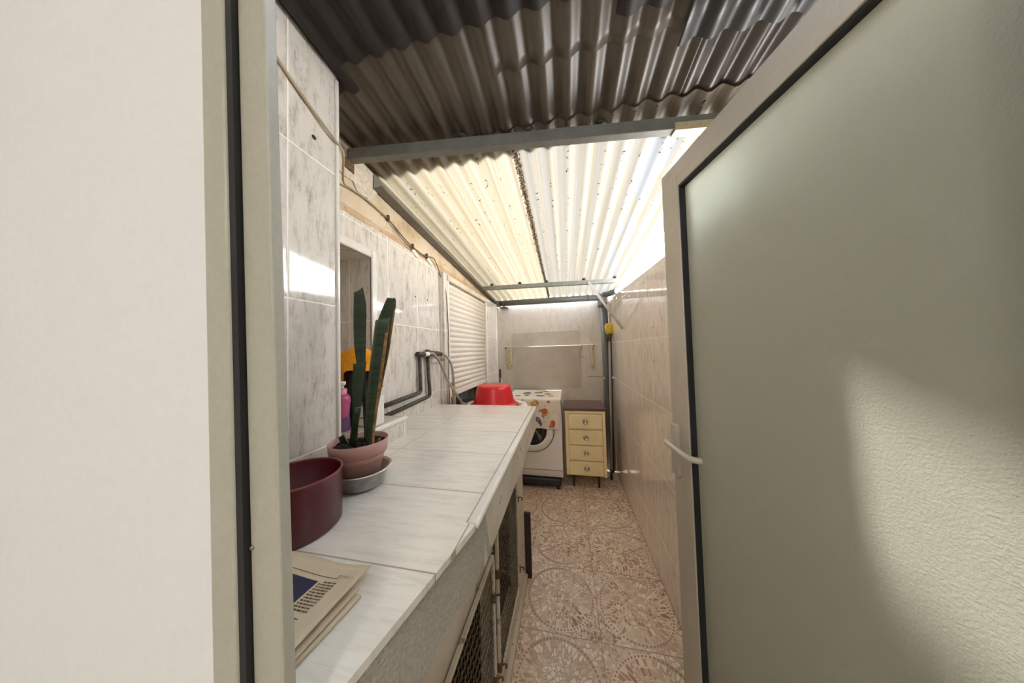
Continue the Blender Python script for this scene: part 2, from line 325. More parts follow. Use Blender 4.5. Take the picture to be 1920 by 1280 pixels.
# ---------------------------------------------------------------- mesh helper
class MB:
    def __init__(s):
        s.bm = bmesh.new(); s.M = Matrix.Identity(4)
    def v(s, co): return s.bm.verts.new(s.M @ Vector(co))
    def f(s, vs, m=0, sm=False):
        try: fc = s.bm.faces.new(vs)
        except ValueError: return None
        fc.material_index = m; fc.smooth = sm; return fc
    def box(s, lo, hi, m=0, bev=0.0, seg=2):
        x0, y0, z0 = lo; x1, y1, z1 = hi
        vs = [s.v(c) for c in ((x0, y0, z0), (x1, y0, z0), (x1, y1, z0), (x0, y1, z0), (x0, y0, z1), (x1, y0, z1), (x1, y1, z1), (x0, y1, z1))]
        fs = [s.f([vs[i] for i in q], m) for q in ((3, 2, 1, 0), (4, 5, 6, 7), (0, 1, 5, 4), (1, 2, 6, 5), (2, 3, 7, 6), (3, 0, 4, 7))]
        if bev > 0:
            es = list({e for fc in fs for e in fc.edges})
            r = bmesh.ops.bevel(s.bm, geom=es, offset=bev, segments=seg, affect='EDGES', profile=0.5)
            for fc in r['faces']: fc.material_index = m; fc.smooth = True
        return vs
    def prism(s, poly, axis, a, b, m=0, bev=0.0):
        """poly: 2D points in the two other axes (order x,y,z without axis), swept from a to b"""
        def mk(p, k):
            if axis == 'x': return (k, p[0], p[1])
            if axis == 'y': return (p[0], k, p[1])
            return (p[0], p[1], k)
        A = [s.v(mk(p, a)) for p in poly]; B = [s.v(mk(p, b)) for p in poly]
        n = len(poly); fs = [s.f(A[::-1], m), s.f(B, m)]
        for i in range(n): fs.append(s.f([A[i], A[(i + 1) % n], B[(i + 1) % n], B[i]], m))
        if bev > 0:
            es = list({e for fc in fs if fc for e in fc.edges})
            r = bmesh.ops.bevel(s.bm, geom=es, offset=bev, segments=2, affect='EDGES', profile=0.5)
            for fc in r['faces']: fc.material_index = m; fc.smooth = True
    def lathe(s, c, prof, seg=48, m=0, sx=1.0, sy=1.0, sm=True, closed=False, mats=None):
        rings = []
        for r, z in prof:
            if r < 1e-6: rings.append([s.v((c[0], c[1], c[2] + z))])
            else: rings.append([s.v((c[0] + sx * r * math.cos(2 * math.pi * i / seg), c[1] + sy * r * math.sin(2 * math.pi * i / seg), c[2] + z)) for i in range(seg)])
        pairs = list(zip(rings, rings[1:]))
        if closed: pairs.append((rings[-1], rings[0]))
        for k, (a, b) in enumerate(pairs):
            mi = mats[k] if mats else m
            for i in range(seg):
                j = (i + 1) % seg
                if len(a) == 1 and len(b) == 1: continue
                if len(a) == 1: s.f([a[0], b[j], b[i]], mi, sm)
                elif len(b) == 1: s.f([a[i], a[j], b[0]], mi, sm)
                else: s.f([a[i], a[j], b[j], b[i]], mi, sm)
    def tube(s, pts, r, seg=10, m=0, caps=True):
        P = [Vector(p) for p in pts]; n = len(P)
        rr = r if isinstance(r, (list, tuple)) else [r] * n
        t0 = (P[1] - P[0]).normalized()
        up = Vector((0, 0, 1)) if abs(t0.z) < 0.9 else Vector((1, 0, 0))
        a = t0.cross(up).normalized(); rings = []
        for i in range(n):
            t = (P[min(i + 1, n - 1)] - P[max(i - 1, 0)]).normalized()
            a = (a - t * a.dot(t)).normalized(); b = t.cross(a)
            rings.append([s.v(P[i] + (a * math.cos(2 * math.pi * k / seg) + b * math.sin(2 * math.pi * k / seg)) * rr[i]) for k in range(seg)])
        for i in range(n - 1):
            for k in range(seg):
                j = (k + 1) % seg
                s.f([rings[i][k], rings[i][j], rings[i + 1][j], rings[i + 1][k]], m, True)
        if caps: s.f(rings[0][::-1], m); s.f(rings[-1], m)
    def sphere(s, c, r, m=0, seg=16, rings=8, sc=(1, 1, 1)):
        pr = [(r * math.sin(math.pi * i / rings), -r * math.cos(math.pi * i / rings)) for i in range(rings + 1)]
        pr[0] = (0, -r); pr[-1] = (0, r)
        M0 = s.M; s.M = M0 @ Matrix.Translation(c) @ Matrix.Diagonal((*sc, 1))
        s.lathe((0, 0, 0), pr, seg, m); s.M = M0
    def grid(s, fn, nu, nv, m=0, sm=True, mfn=None):
        V = [[s.v(fn(i / nu, j / nv)) for j in range(nv + 1)] for i in range(nu + 1)]
        for i in range(nu):
            for j in range(nv):
                mi = mfn(i / nu, j / nv) if mfn else m
                s.f([V[i][j], V[i + 1][j], V[i + 1][j + 1], V[i][j + 1]], mi, sm)
    def build(s, name, mats, parent=None, solid=0.0, recalc=True, label=None):
        if recalc: bmesh.ops.recalc_face_normals(s.bm, faces=s.bm.faces)
        me = bpy.data.meshes.new(name); s.bm.to_mesh(me); s.bm.free()
        for k in (mats if isinstance(mats, (list, tuple)) else [mats]): me.materials.append(MAT[k])
        o = bpy.data.objects.new(name, me); C.objects.link(o)
        if parent is not None: adopt(o, parent)
        if solid:
            md = o.modifiers.new('thickness', 'SOLIDIFY'); md.thickness = solid; md.offset = 0
        if label: o['label'] = label
        return o

def world_loc(o):
    v = Vector(o.location)
    p = o
    while p.parent: p = p.parent; v = v + Vector(p.location) - (Vector(p.location) if p.type == 'MESH' else Vector((0, 0, 0)))
    return v
def adopt(o, parent):
    o.parent = parent
    loc = Vector((0, 0, 0)) if parent.type == 'MESH' else Vector(parent.location)
    o.matrix_parent_inverse = Matrix.Translation(-loc)
def tag(o, label, cat, group=None, kind=None):
    o['label'] = label; o['category'] = cat
    if group: o['group'] = group
    if kind: o['kind'] = kind
    return o
def thing(name, label, cat, loc, group=None, kind=None):
    o = bpy.data.objects.new(name, None); C.objects.link(o); o.location = loc; o.empty_display_size = 0.05
    return tag(o, label, cat, group, kind)
def smooth_path(pts, n=8):
    """Catmull-Rom through pts"""
    P = [Vector(p) for p in pts]; P = [P[0] * 2 - P[1]] + P + [P[-1] * 2 - P[-2]]; out = []
    for i in range(1, len(P) - 2):
        for k in range(n):
            t = k / n
            out.append(0.5 * ((2 * P[i]) + (P[i + 1] - P[i - 1]) * t + (2 * P[i - 1] - 5 * P[i] + 4 * P[i + 1] - P[i + 2]) * t * t + (3 * P[i] - P[i - 1] - 3 * P[i + 1] + P[i + 2]) * t ** 3))
    out.append(P[-2]); return out
def roof_z(y): return 2.309 - 0.0985 * y

XL, XR, YB, YF, ZC = -0.834, 0.512, 3.2, 0.25, 1.037

# ---------------------------------------------------------------- setting: yard shell
b = MB(); b.box((-1.25, 0.2, -0.06), (0.62, 3.32, 0.0))
tag(b.build('floor', 'floor'), 'pebble mosaic floor tiles of the narrow yard', 'floor', kind='structure')
b = MB(); b.box((-1.7, -2.4, -0.06), (1.7, 0.2, 0.0))
tag(b.build('floor.001', 'kick'), 'plain floor inside the house behind the doorway', 'floor', kind='structure')

b = MB()
T, P_ = 0, 1
b.box((-1.2, 0.2105, 0), (-0.667, 0.645, 2.32), T)                     # thick pier beside the doorway
b.box((-1.2, 0.645, 0), (XL, 0.974, 1.113), T)                         # under the niche
b.box((-1.2, 0.645, 1.113), (-1.13, 0.974, 1.814), T)                  # back of the niche
b.box((-1.2, 0.645, 1.814), (XL, 0.974, 1.95), T)                      # over the niche
b.box((-1.2, 0.974, 0), (XL, 1.60, 1.955), T)
b.prism([(0.2105, 2.30), (0.645, 2.24), (0.645, 1.95), (1.60, 1.955), (1.601, 1.92), (3.3, 1.92), (3.3, 2.75), (0.2105, 2.75)], 'x', -1.2, XL - 0.004, P_)
b.box((-1.2, 1.60, 0), (-0.80, 1.655, 1.93), T)                        # jamb of the window wall
b.box((-1.2, 1.655, 0), (-0.80, 2.56, 0.88), T)                        # under the window
b.box((-1.2, 2.56, 0), (-0.80, 2.95, 1.93), T)                         # pillar past the window
b.box((-1.2, 2.95, 0), (-0.868, 3.3, 1.95), T)
tag(b.build('wall_left', ['tile_left', 'plaster']), 'left yard wall in marbled cream tiles with bare plaster along its top', 'wall', kind='structure')

b = MB()
b.prism([(0.29, 0), (3.3, 0), (3.3, 1.945), (0.29, 1.785)], 'x', XR, 0.60, 0)
b.box((0.66, 0.211, 0), (0.72, 1.08, 2.20), 0); b.box((0.60, 0.211, 0), (0.66, 0.25, 2.26), 0)  # taller hidden piece, added to block sky light from the pier
tag(b.build('wall_right', 'tile_right'), 'low right yard wall in pinkish beige tiles open to the sky above', 'wall', kind='structure')
b = MB(); b.box((-0.9, YB, 0), (0.62, 3.30, 1.952), 0)
tag(b.build('wall_back', 'tile_back'), 'end wall of the yard in grey beige tiles behind the washing machine', 'wall', kind='structure')

# house side of the doorway
b = MB()
b.box((-1.7, 0.1885, 0), (-0.320, 0.210, 2.6)); b.box((0.56, 0.1885, 0), (1.7, 0.210, 2.6)); b.box((-0.320, 0.1885, 2.06), (0.56, 0.210, 2.6))
tag(b.build('wall_front', 'white_wall'), 'white painted house wall around the doorway', 'wall', kind='structure')
b = MB()
b.box((-1.75, -2.45, 0), (-1.7, 0.21, 2.6)); b.box((1.7, -2.45, 0), (1.75, 0.21, 2.6)); b.box((-1.75, -2.5, 0), (1.75, -2.45, 2.6))
tag(b.build('wall_inside', 'white_wall'), 'white walls of the room behind the doorway', 'wall', kind='structure')
b = MB(); b.box((-1.75, -2.5, 2.6), (1.75, 0.21, 2.66))
tag(b.build('ceiling', 'white_wall'), 'white ceiling of the room behind the doorway', 'ceiling', kind='structure')

# white glazed trims
b = MB()
for z0, z1, y0, y1 in ((1.113, 1.85, 0.974, 1.008), (1.814, 1.85, 0.66, 0.974)):
    b.box((XL - 0.01, y0, z0), (XL + 0.007, y1, z1), 0, 0.006)
tag(b.build('trim_1', 'white_trim'), 'white rounded trim around the wall niche', 'trim', kind='structure')
b = MB(); b.box((-0.672, 0.637, 1.03), (-0.661, 0.649, 2.235), 0, 0.004)
tag(b.build('trim_2', 'white_trim'), 'thin white corner bead on the tiled pier edge', 'trim', kind='structure')
b = MB(); b.box((-0.815, 2.925, 0.3), (-0.793, 2.957, 1.93), 0, 0.006)
tag(b.build('trim_3', 'white_trim'), 'white corner trim on the pillar past the shutter', 'trim', kind='structure')
b = MB(); b.box((-0.295, 0.29, 0.0), (-0.268, 1.57, 0.035), 0, 0.006)
tag(b.build('baseboard_left', 'painted'), 'chipped whitewashed plinth at the foot of the counter', 'baseboard', kind='structure')
b = MB()
pts = []
b.prism([(0.66, 2.13), (0.74, 2.10), (0.79, 2.12), (0.83, 2.09), (0.88, 2.10), (0.91, 2.06), (0.955, 2.075), (0.97, 2.05), (1.0, 2.10), (1.03, 2.15), (1.02, 2.21), (0.66, 2.24)], 'x', XL - 0.01, XL + 0.002, 0, 0.0015)
tag(b.build('trim_4', 'cement_patch'), 'rough cement patch on the plaster under the front purlin', 'cement patch', kind='structure')

# cement ledge under the niche: tiled step on the counter
b = MB(); b.box((XL - 0.02, 0.645, ZC), (-0.684, 1.0, 1.113), 0); b.box((-0.70, 0.645, 1.097), (-0.678, 1.004, 1.117), 1, 0.007)
tag(b.build('trim_5', ['tile_left', 'white_trim']), 'tiled ledge with white rounded edge under the niche', 'ledge', kind='structure')

# ---------------------------------------------------------------- door frame and door leaf
def lean(x): return Matrix(((1, 0, -0.038, 0.038 * 1.4), (0, 1, 0, 0), (0, 0, 1, 0), (0, 0, 0, 1)))
fr = thing('trim_6', 'grey aluminium door frame with black seal beside the counter', 'door frame', (-0.29, 0.195, 0), kind='structure')
b = MB(); b.M = lean(0)
b.box((-0.3048, 0.1908, 0), (-0.2708, 0.200, 2.05), 0, 0.0012)
b.box((-0.2728, 0.190, 0), (-0.2688, 0.2012, 2.05), 0, 0.0017)
b.build('jamb', 'alu', fr)
b = MB(); b.M = lean(0); b.box((-0.3136, 0.1856, 0), (-0.3052, 0.197, 2.05), 0); b.build('door_seal', 'rubber', fr)
b = MB(); b.M = lean(0); b.box((-0.344, 0.1832, 0), (-0.3128, 0.198, 2.05), 0, 0.003); b.build('outer_profile', 'alu', fr)
b = MB(); b.M = lean(0) @ Matrix.Translation((-0.3024, 0.1905, 1.21)) @ Matrix.Rotation(math.pi / 2, 4, 'X')
b.lathe((0, 0, 0), [(0, 0.002), (0.0012, 0.0016), (0.0022, 0)], 12); b.build('screw', 'zinc', fr)
b = MB(); b.box((-0.38, 0.183, 2.03), (0.56, 0.21, 2.08), 0, 0.003); b.build('head_rail', 'alu', fr)
b = MB(); b.box((0.51, 0.183, 0), (0.56, 0.25, 2.05), 0, 0.003); b.build('hinge_jamb', 'alu', fr)

tdir = Vector((-math.sin(YAW), math.cos(YAW), 0)); ndir = Vector((-math.cos(YAW), -math.sin(YAW), 0))
free = Vector((0.325, 0.936, 0))
# leaf frame: local x = along leaf measured from the free edge back to the hinge, y = towards the viewer's side, z up
LM = Matrix((-tdir, ndir, Vector((0, 0, 1)))).transposed().to_4x4(); LM.translation = free
LW, LH, LT = 0.70, 1.952, 0.045
dr = thing('door_1', 'open frosted glass door in a silver aluminium frame at the right', 'door', (free.x, free.y, 0.01), kind='structure')
def leaf(fn, name, mat, parent=None, **k):
    q = MB(); q.M = LM; fn(q); return q.build(name, mat, parent or dr, **k)
def free_stile(q):
    q.box((0.0, -LT, 0.01), (0.047, -0.010, LH), 0, 0.002)
    q.box((0.012, -0.012, 0.05), (0.047, -0.003, LH - 0.012), 0, 0.002)
    q.box((0.046, -LT, 0.05), (0.094, 0.0, LH - 0.046), 0, 0.002)
def hinge_stile(q):
    q.box((LW - 0.047, -LT, 0.01), (LW, -0.010, LH), 0, 0.002); q.box((LW - 0.09, -LT, 0.05), (LW - 0.046, 0.0, LH - 0.046), 0, 0.002)
def top_rail(q):
    q.box((0.0465, -LT, LH - 0.047), (LW - 0.0465, -0.010, LH), 0, 0.002)
    q.box((0.0465, -0.012, LH - 0.047), (LW - 0.0465, -0.003, LH - 0.012), 0, 0.002)
    q.box((0.0935, -LT, LH - 0.085), (LW - 0.0895, 0.0, LH - 0.046), 0, 0.002)
def bottom_rail(q):
    q.box((0.0465, -LT, 0.01), (LW - 0.0465, -0.010, 0.05), 0, 0.002); q.box((0.0935, -LT, 0.049), (LW - 0.0895, 0.0, 0.10), 0, 0.002)
leaf(free_stile, 'stile', 'alu_door'); leaf(hinge_stile, 'stile', 'alu_door')
leaf(top_rail, 'rail', 'alu_door'); leaf(bottom_rail, 'rail', 'alu_door')
leaf(lambda q: q.box((0.09, -0.026, 0.09), (LW - 0.085, -0.020, LH - 0.08)), 'glass_pane', 'frosted')
def seal(q):
    q.box((0.092, -0.020, 0.10), (0.098, -0.004, LH - 0.085)); q.box((0.092, -0.020, LH - 0.09), (LW - 0.09, -0.004, LH - 0.084))
leaf(seal, 'glazing_seal', 'rubber')
lp = leaf(lambda q: q.box((0.022, -0.002, 0.985), (0.052, 0.012, 1.142), 0, 0.002), 'lock_plate', 'alu_door')
def lever(q):
    q.tube(smooth_path([(0.036, 0.008, 1.082), (0.034, 0.024, 1.086), (0.040, 0.036, 1.088), (0.060, 0.038, 1.087), (0.10, 0.038, 1.083), (0.135, 0.036, 1.079), (0.150, 0.026, 1.078), (0.156, 0.012, 1.078)], 6), 0.0085, 14)
leaf(lever, 'door_handle', 'alu_door')

# ---------------------------------------------------------------- roof
def sheet(name, x0, x1, y0, y1, dz, mat, label, amp=0.0095, solid=0.0, group='corrugated roof sheets'):
    nx = max(4, int(round((x1 - x0) / PITCHX * 14))); ny = 6
    q = MB()
    def fn(u, v):
        x = x0 + (x1 - x0) * u; y = y0 + (y1 - y0) * v
        return (x, y, roof_z(y) + dz + amp * math.cos(2 * math.pi * (x - XL) / PITCHX))
    q.grid(fn, nx, ny)
    o = q.build(name, mat, solid=solid)
    return tag(o, label, 'roof sheet', group)
sheet('corrugated_sheet', -0.846, -0.172, 0.93, 3.10, 0.0, 'sheet_cream', 'bright cream translucent corrugated sheet over the back of the yard, along the left wall')
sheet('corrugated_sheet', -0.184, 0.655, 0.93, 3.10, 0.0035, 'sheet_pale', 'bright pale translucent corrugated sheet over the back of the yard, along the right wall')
sheet('corrugated_sheet', -0.846, 0.40, 0.56, 1.035, 0.010, 'sheet_grey', 'dim grey brown corrugated sheet over the front purlin, left and middle', solid=0.0015)
sheet('corrugated_sheet', -0.19, 0.80, 0.55, 0.745, 0.0065, 'sheet_grey', 'grey corrugated strip lapped under the front roof in the middle', solid=0.0015)
sheet('corrugated_sheet', 0.39, 0.90, 0.60, 1.085, 0.013, 'sheet_grey_b', 'dim grey corrugated sheet over the front purlin, next to the glass door', solid=0.0015)
sheet('corrugated_sheet', -0.846, -0.625, 0.28, 0.69, 0.002, 'sheet_dark', 'dark brown corrugated strip above the tiled pier', solid=0.002)
sheet('corrugated_sheet', -0.65, 0.075, 0.26, 0.62, -0.003, 'sheet_dark', 'large dark brown corrugated sheet overhead at the doorway', solid=0.002)
sheet('corrugated_sheet', 0.155, 0.34, 0.26, 0.68, -0.002, 'sheet_dark', 'short dark brown corrugated piece overhead, between the large dark sheet and the slate one', solid=0.002)
sheet('corrugated_sheet', 0.33, 0.95, 0.24, 0.77, -0.007, 'sheet_slate', 'dark slate corrugated sheet overhead above the glass door', solid=0.002)

def purlin(name, a, c, hw, hh, mat, label, fixings, extra=None):
    A, B = Vector(a), Vector(c); d = (B - A); L = d.length; d.normalize()
    side = Vector((0, 0, 1)).cross(d).normalized(); up = d.cross(side)
    t = thing(name, label, 'purlin', tuple(A), 'steel purlins under the roof')
    MM = Matrix((d, side, up)).transposed().to_4x4(); MM.translation = A
    q = MB(); q.M = MM; q.box((0, -hw, -hh), (L, hw, hh), 0, 0.002); q.build('bar', mat, t)
    for fx in fixings:
        q = MB(); q.M = MM @ Matrix.Translation((fx, 0, hh))
        q.lathe((0, 0, 0), [(0, 0), (0.005, 0), (0.005, 0.010), (0.019, 0.009), (0.018, 0.017), (0.011, 0.024), (0, 0.026)], 14)
        q.tube([(0.006, 0, 0), (0.009, 0, 0.012)], 0.0016, 6); q.tube([(-0.006, 0, 0), (-0.009, 0, 0.012)], 0.0016, 6)
        q.build('roof_fixing', 'steel_fix', t)
    return t, MM, L
t1, M1, L1 = purlin('steel_purlin', (-0.832, 0.862, 2.188), (0.60, 1.022, 2.172), 0.016, 0.022, 'steel_dark', 'dark grey steel purlin across the roof near the doorway', [0.47, 0.73, 0.99])
b = MB(); b.M = M1; b.box((L1 - 0.20, -0.018, -0.026), (L1, -0.003, 0.0), 0, 0.002); b.box((L1 - 0.20, -0.018, -0.028), (L1, 0.018, -0.023), 0, 0.001)
b.build('end_bracket', 'airer', t1)
b = MB(); b.M = M1; b.box((-0.001, -0.03, -0.06), (0.006, 0.02, -0.022), 0, 0.001); b.build('wall_plate', 'rust', t1)
t2, M2, L2 = purlin('steel_purlin', (-0.80, 2.44, 2.006), (0.55, 2.505, 1.998), 0.016, 0.019, 'steel_paint', 'slim grey steel purlin across the bright roof further back', [0.10, 0.38, 0.64, 0.99, 1.27])
b = MB(); b.tube(smooth_path([(0.505, 2.495, 1.99), (0.519, 2.49, 1.985), (0.518, 2.49, 1.92), (0.515, 2.488, 1.70), (0.514, 2.485, 1.535)], 5), 0.0022, 6)
tag(b.build('hanging_wire', 'cable_dark'), 'thin wire hanging from the end of the back purlin', 'wire')
b = MB()
A, B = Vector((0.225, 2.47, 2.0)), Vector((0.505, 2.455, 1.55)); d = (B - A).normalized(); s_ = Vector((0, 1, 0)); u_ = d.cross(s_).normalized()
b.M = Matrix((d, s_, u_)).transposed().to_4x4(); b.M.translation = A
b.box((0, -0.003, -0.012), ((B - A).length, 0.003, 0.012), 0, 0.001)
tag(b.build('diagonal_brace', 'brace_paint'), 'pale flat metal brace slanting from the back purlin to the right wall', 'brace')
b = MB()
b.prism([(XL, 2.085), (-0.785, 2.085), (-0.785, 2.089), (XL + 0.004, 2.089), (XL + 0.004, 2.15), (XL, 2.15)], 'y', 0, 1, 0)
bm_ = b.bm
for vv in bm_.verts:
    yy = 0.99 + vv.co.y * 2.12
    vv.co = Vector((vv.co.x + 0.002 + (0.036 if yy > 1.62 else 0.0) * 0, yy, vv.co.z - 2.15 + roof_z(yy) - 0.012))
tag(b.build('edge_angle', 'steel_dark'), 'grey metal angle along the left edge of the bright roof', 'edge trim')

# gutter
g = thing('rain_gutter', 'grey plastic gutter pipe along the end wall under the roof edge', 'gutter', (-0.84, 3.14, 1.97))
b = MB(); b.tube([(-0.845, 3.115, 1.972), (0.40, 3.115, 1.968)], 0.038, 20); b.build('gutter_pipe', 'pvc', g)
for x in (-0.745, 0.275):
    b = MB(); b.tube([(x, 3.115, 1.970), (x + 0.012, 3.115, 1.970)], 0.041, 20); b.build('clip', 'pvc', g)
b = MB(); b.tube([(-0.85, 3.115, 1.972), (-0.80, 3.115, 1.972)], 0.042, 20); b.build('end_cap', 'pvc', g)
b = MB(); b.box((-0.80, 3.12, 1.912), (-0.70, 3.20, 1.926), 0, 0.002); b.tube([(-0.75, 3.15, 1.92), (-0.75, 3.15, 1.95)], 0.012, 10); b.build('support_bracket', 'steel_dark', g)
b = MB(); b.box((0.385, 3.085, 1.86), (0.495, 3.185, 2.03), 0, 0.012, 3); b.build('hopper', 'pvc', g)
b = MB(); b.tube(smooth_path([(0.44, 3.12, 1.985), (0.48, 3.08, 1.99), (0.515, 3.0, 1.985), (0.56, 2.90, 1.985)], 5), 0.034, 18); b.build('elbow', 'pvc', g)
dp = thing('downpipe', 'dark grey drain pipe standing in the back right corner', 'pipe', (0.452, 3.12, 0))
b = MB(); b.tube([(0.448, 3.12, 1.90), (0.456, 3.12, 0.0)], 0.042, 24); b.build('pipe', 'pvc', dp)
b = MB(); b.tube([(0.448, 3.12, 1.93), (0.448, 3.12, 1.855)], 0.049, 24); b.build('socket', 'pvc', dp)

# ---------------------------------------------------------------- window and roller shutter
wi = thing('window_1', 'dark window behind the half raised white shutter', 'window', (-0.90, 2.1, 0.9), kind='structure')
b = MB(); b.box((-0.93, 1.655, 0.88), (-0.925, 2.56, 1.93)); b.build('pane', 'window_glass', wi)
b = MB()
for y0, y1 in ((1.655, 1.69), (2.085, 2.125), (2.525, 2.56)): b.box((-0.925, y0, 0.88), (-0.905, y1, 1.93), 0, 0.002)
b.box((-0.925, 1.655, 0.88), (-0.90, 2.56, 0.905), 0, 0.002); b.build('window_frame', 'steel_dark', wi)
b = MB(); b.box((-0.905, 1.655, 0.86), (-0.79, 2.56, 0.885), 0, 0.003); b.build('window_sill', 'steel_dark', wi)
sh = thing('roller_shutter', 'white slatted roller shutter lowered over most of the left window', 'shutter', (-0.80, 2.11, 1.07))
b = MB()
nsl = 20; z0, z1 = 1.100, 1.885; hs = (z1 - z0) / nsl
prof = []
for i in range(nsl):
    zb = z0 + i * hs
    prof += [(-0.826, zb, 1), (-0.8235, zb + hs * 0.10, 0), (-0.8145, zb + hs * 0.35, 0), (-0.8135, zb + hs * 0.6, 0), (-0.8185, zb + hs * 0.85, 0), (-0.826, zb + hs * 0.97, 1)]
va = [b.v((p[0], 1.675, p[1])) for p in prof]; vb = [b.v((p[0], 2.545, p[1])) for p in prof]
for i in range(len(prof) - 1): b.f([va[i], vb[i], vb[i + 1], va[i + 1]], 1 if prof[i][2] and prof[i + 1][2] else 0, True)
b.build('slat_curtain', ['shutter', 'shutter_gap'], sh, solid=0.002)
b = MB(); b.box((-0.828, 1.675, 1.060), (-0.810, 2.545, 1.100), 0, 0.003); b.build('bottom_bar', 'shutter', sh)
b = MB(); b.box((-0.812, 2.50, 1.090), (-0.797, 2.53, 1.104), 0, 0.002); b.build('stop', 'white_plastic', sh)
for y0, y1 in ((1.655, 1.682), (2.538, 2.565)):
    b = MB(); b.box((-0.838, y0, 0.885), (-0.797, y1, 1.90), 0, 0.003); b.build('guide_rail', 'shutter', sh)
b = MB(); b.box((-0.84, 1.655, 1.885), (-0.790, 2.565, 1.925), 0, 0.004); b.build('shutter_box', 'painted', sh)

# ---------------------------------------------------------------- counter
ct = thing('tiled_counter', 'long counter topped with marbled white tiles along the left wall', 'counter', (-0.5, 0.9, 0))
def xe(y): return -0.19 if y > 0.5 else -0.19 - 0.2 * (0.5 - y)
b = MB()
poly = [(XL + 0.001, 1.585), (-0.2125, 1.585), (-0.2125, 0.505), (-0.191, 0.500), (xe(0.212), 0.212), (-0.664, 0.212), (-0.664, 0.648), (XL + 0.001, 0.648)]
b.prism(poly, 'z', ZC - 0.012, ZC, 0)
b.build('tiled_top', 'tile_counter', ct)
b = MB(); b.box((-0.2130, 0.506, ZC - 0.016), (-0.186, 1.585, ZC + 0.0015), 0, 0.008, 3); b.build('edge_trim', 'white_trim', ct, label='white rounded edge tile')
b = MB()
b.prism([(XL + 0.001, 1.58), (-0.1935, 1.58), (-0.1935, 0.565), (-0.35, 0.565), (-0.35, 0.65), (XL + 0.001, 0.65)], 'z', 0.900, ZC - 0.0125, 0, 0.003)
b.build('painted_slab', 'painted', ct, label='white painted slab edge')
b = MB()
pc = [(0.2525, 0), (0.565, 0)]
vt = []
for (x, y, z) in ((xe(0.212), 0.212, ZC - 0.0125), (-0.1905, 0.5, ZC - 0.0125), (-0.191, 0.5645, ZC - 0.0165), (-0.191, 0.60, 0.905), (-0.316, 0.60, 0.905), (-0.316, 0.212, 0.905), (xe(0.212) + 0.003, 0.212, 0.905), (-0.316, 0.212, ZC - 0.0125), (-0.316, 0.5645, ZC - 0.0165)):
    vt.append(b.v((x, y, z)))
for q in ((0, 6, 3, 2), (0, 2, 1), (6, 5, 4, 3), (0, 1, 2, 8, 7), (2, 3, 4, 8), (7, 8, 4, 5), (0, 7, 5, 6)): b.f([vt[i] for i in q], 0)
b.build('bare_concrete_edge', 'cement', ct, label='grey bare concrete edge where the trim is missing')
b = MB()
b.box((-0.325, 1.345, 0), (-0.285, 1.57, 0.9), 0, 0.003); b.box((XL + 0.001, 1.53, 0), (-0.325, 1.57, 0.9))
b.build('end_post', 'painted', ct)
b = MB(); b.box((-0.335, 0.214, 0.035), (-0.285, 1.345, 0.15), 0, 0.003); b.build('bottom_rail', 'painted', ct)
b = MB(); b.box((-0.335, 0.214, 0.655), (-0.288, 0.93, 0.9), 0, 0.003); b.box((-0.335, 0.93, 0.86), (-0.290, 1.345, 0.9), 0, 0.003); b.build('top_rail', 'painted', ct)
b = MB(); b.box((-0.335, 0.905, 0.15), (-0.288, 0.935, 0.9), 0, 0.003); b.build('middle_post', 'painted', ct)
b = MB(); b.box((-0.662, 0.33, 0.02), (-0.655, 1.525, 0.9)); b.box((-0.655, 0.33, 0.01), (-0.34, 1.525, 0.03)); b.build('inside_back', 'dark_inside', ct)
def wire_door(y0, y1, z0, z1, label):
    t = thing('mesh_door', label, 'cupboard door', (-0.29, y0, z0), 'wire mesh doors under the counter')
    q = MB()
    for a, c in (((y0, z0), (y0 + 0.014, z1)), ((y1 - 0.014, z0), (y1, z1)), ((y0, z0), (y1, z0 + 0.012)), ((y0, z1 - 0.012), (y1, z1))):
        q.box((-0.284, a[0], a[1]), (-0.272, c[0], c[1]), 0, 0.002)
    q.build('door_frame', 'painted', t)
    q = MB(); p = 0.0075; H = z1 - z0; W = y1 - y0
    def wire(ya, za, yb, zb, off):
        n = max(2, int(math.hypot(yb - ya, zb - za) / 0.011)); hw = 0.0007; pv = None
        for i in range(n + 1):
            k = i / n; y = ya + (yb - ya) * k; z = za + (zb - za) * k
            x = -0.280 + off + 0.0035 * math.sin(2 * math.pi * z / 0.034 + 9 * y)
            cur = (q.v((x, y, z + hw)), q.v((x + hw, y, z - hw * 0.6)), q.v((x - hw, y, z - hw * 0.6)))
            if pv:
                for m_ in range(3): q.f([pv[m_], pv[(m_ + 1) % 3], cur[(m_ + 1) % 3], cur[m_]], 0, False)
            pv = cur
    sl = 0.58
    for sgn in (1, -1):
        c = -W * sl
        while c < H + W * sl:
            # z - z0 = c + sgn*sl*(y-y0) style line clipped to the frame
            pts = []
            for k in range(0, 61):
                y = k / 60 * W; z = (c + sl * y) if sgn > 0 else (c + sl * (W - y))
                if 0 <= z <= H: pts.append((y, z))
            if len(pts) > 1: wire(y0 + pts[0][0], z0 + pts[0][1], y0 + pts[-1][0], z0 + pts[-1][1], 0.0006 * sgn)
            c += p * 1.55
    q.build('wire_mesh', 'mesh_wire', t, recalc=False)
    return t
da = wire_door(0.942, 1.338, 0.158, 0.855, 'wire mesh door under the counter, next to the dark wood strip')
db = wire_door(0.245, 0.900, 0.158, 0.668, 'wire mesh door under the counter, nearest the doorway')
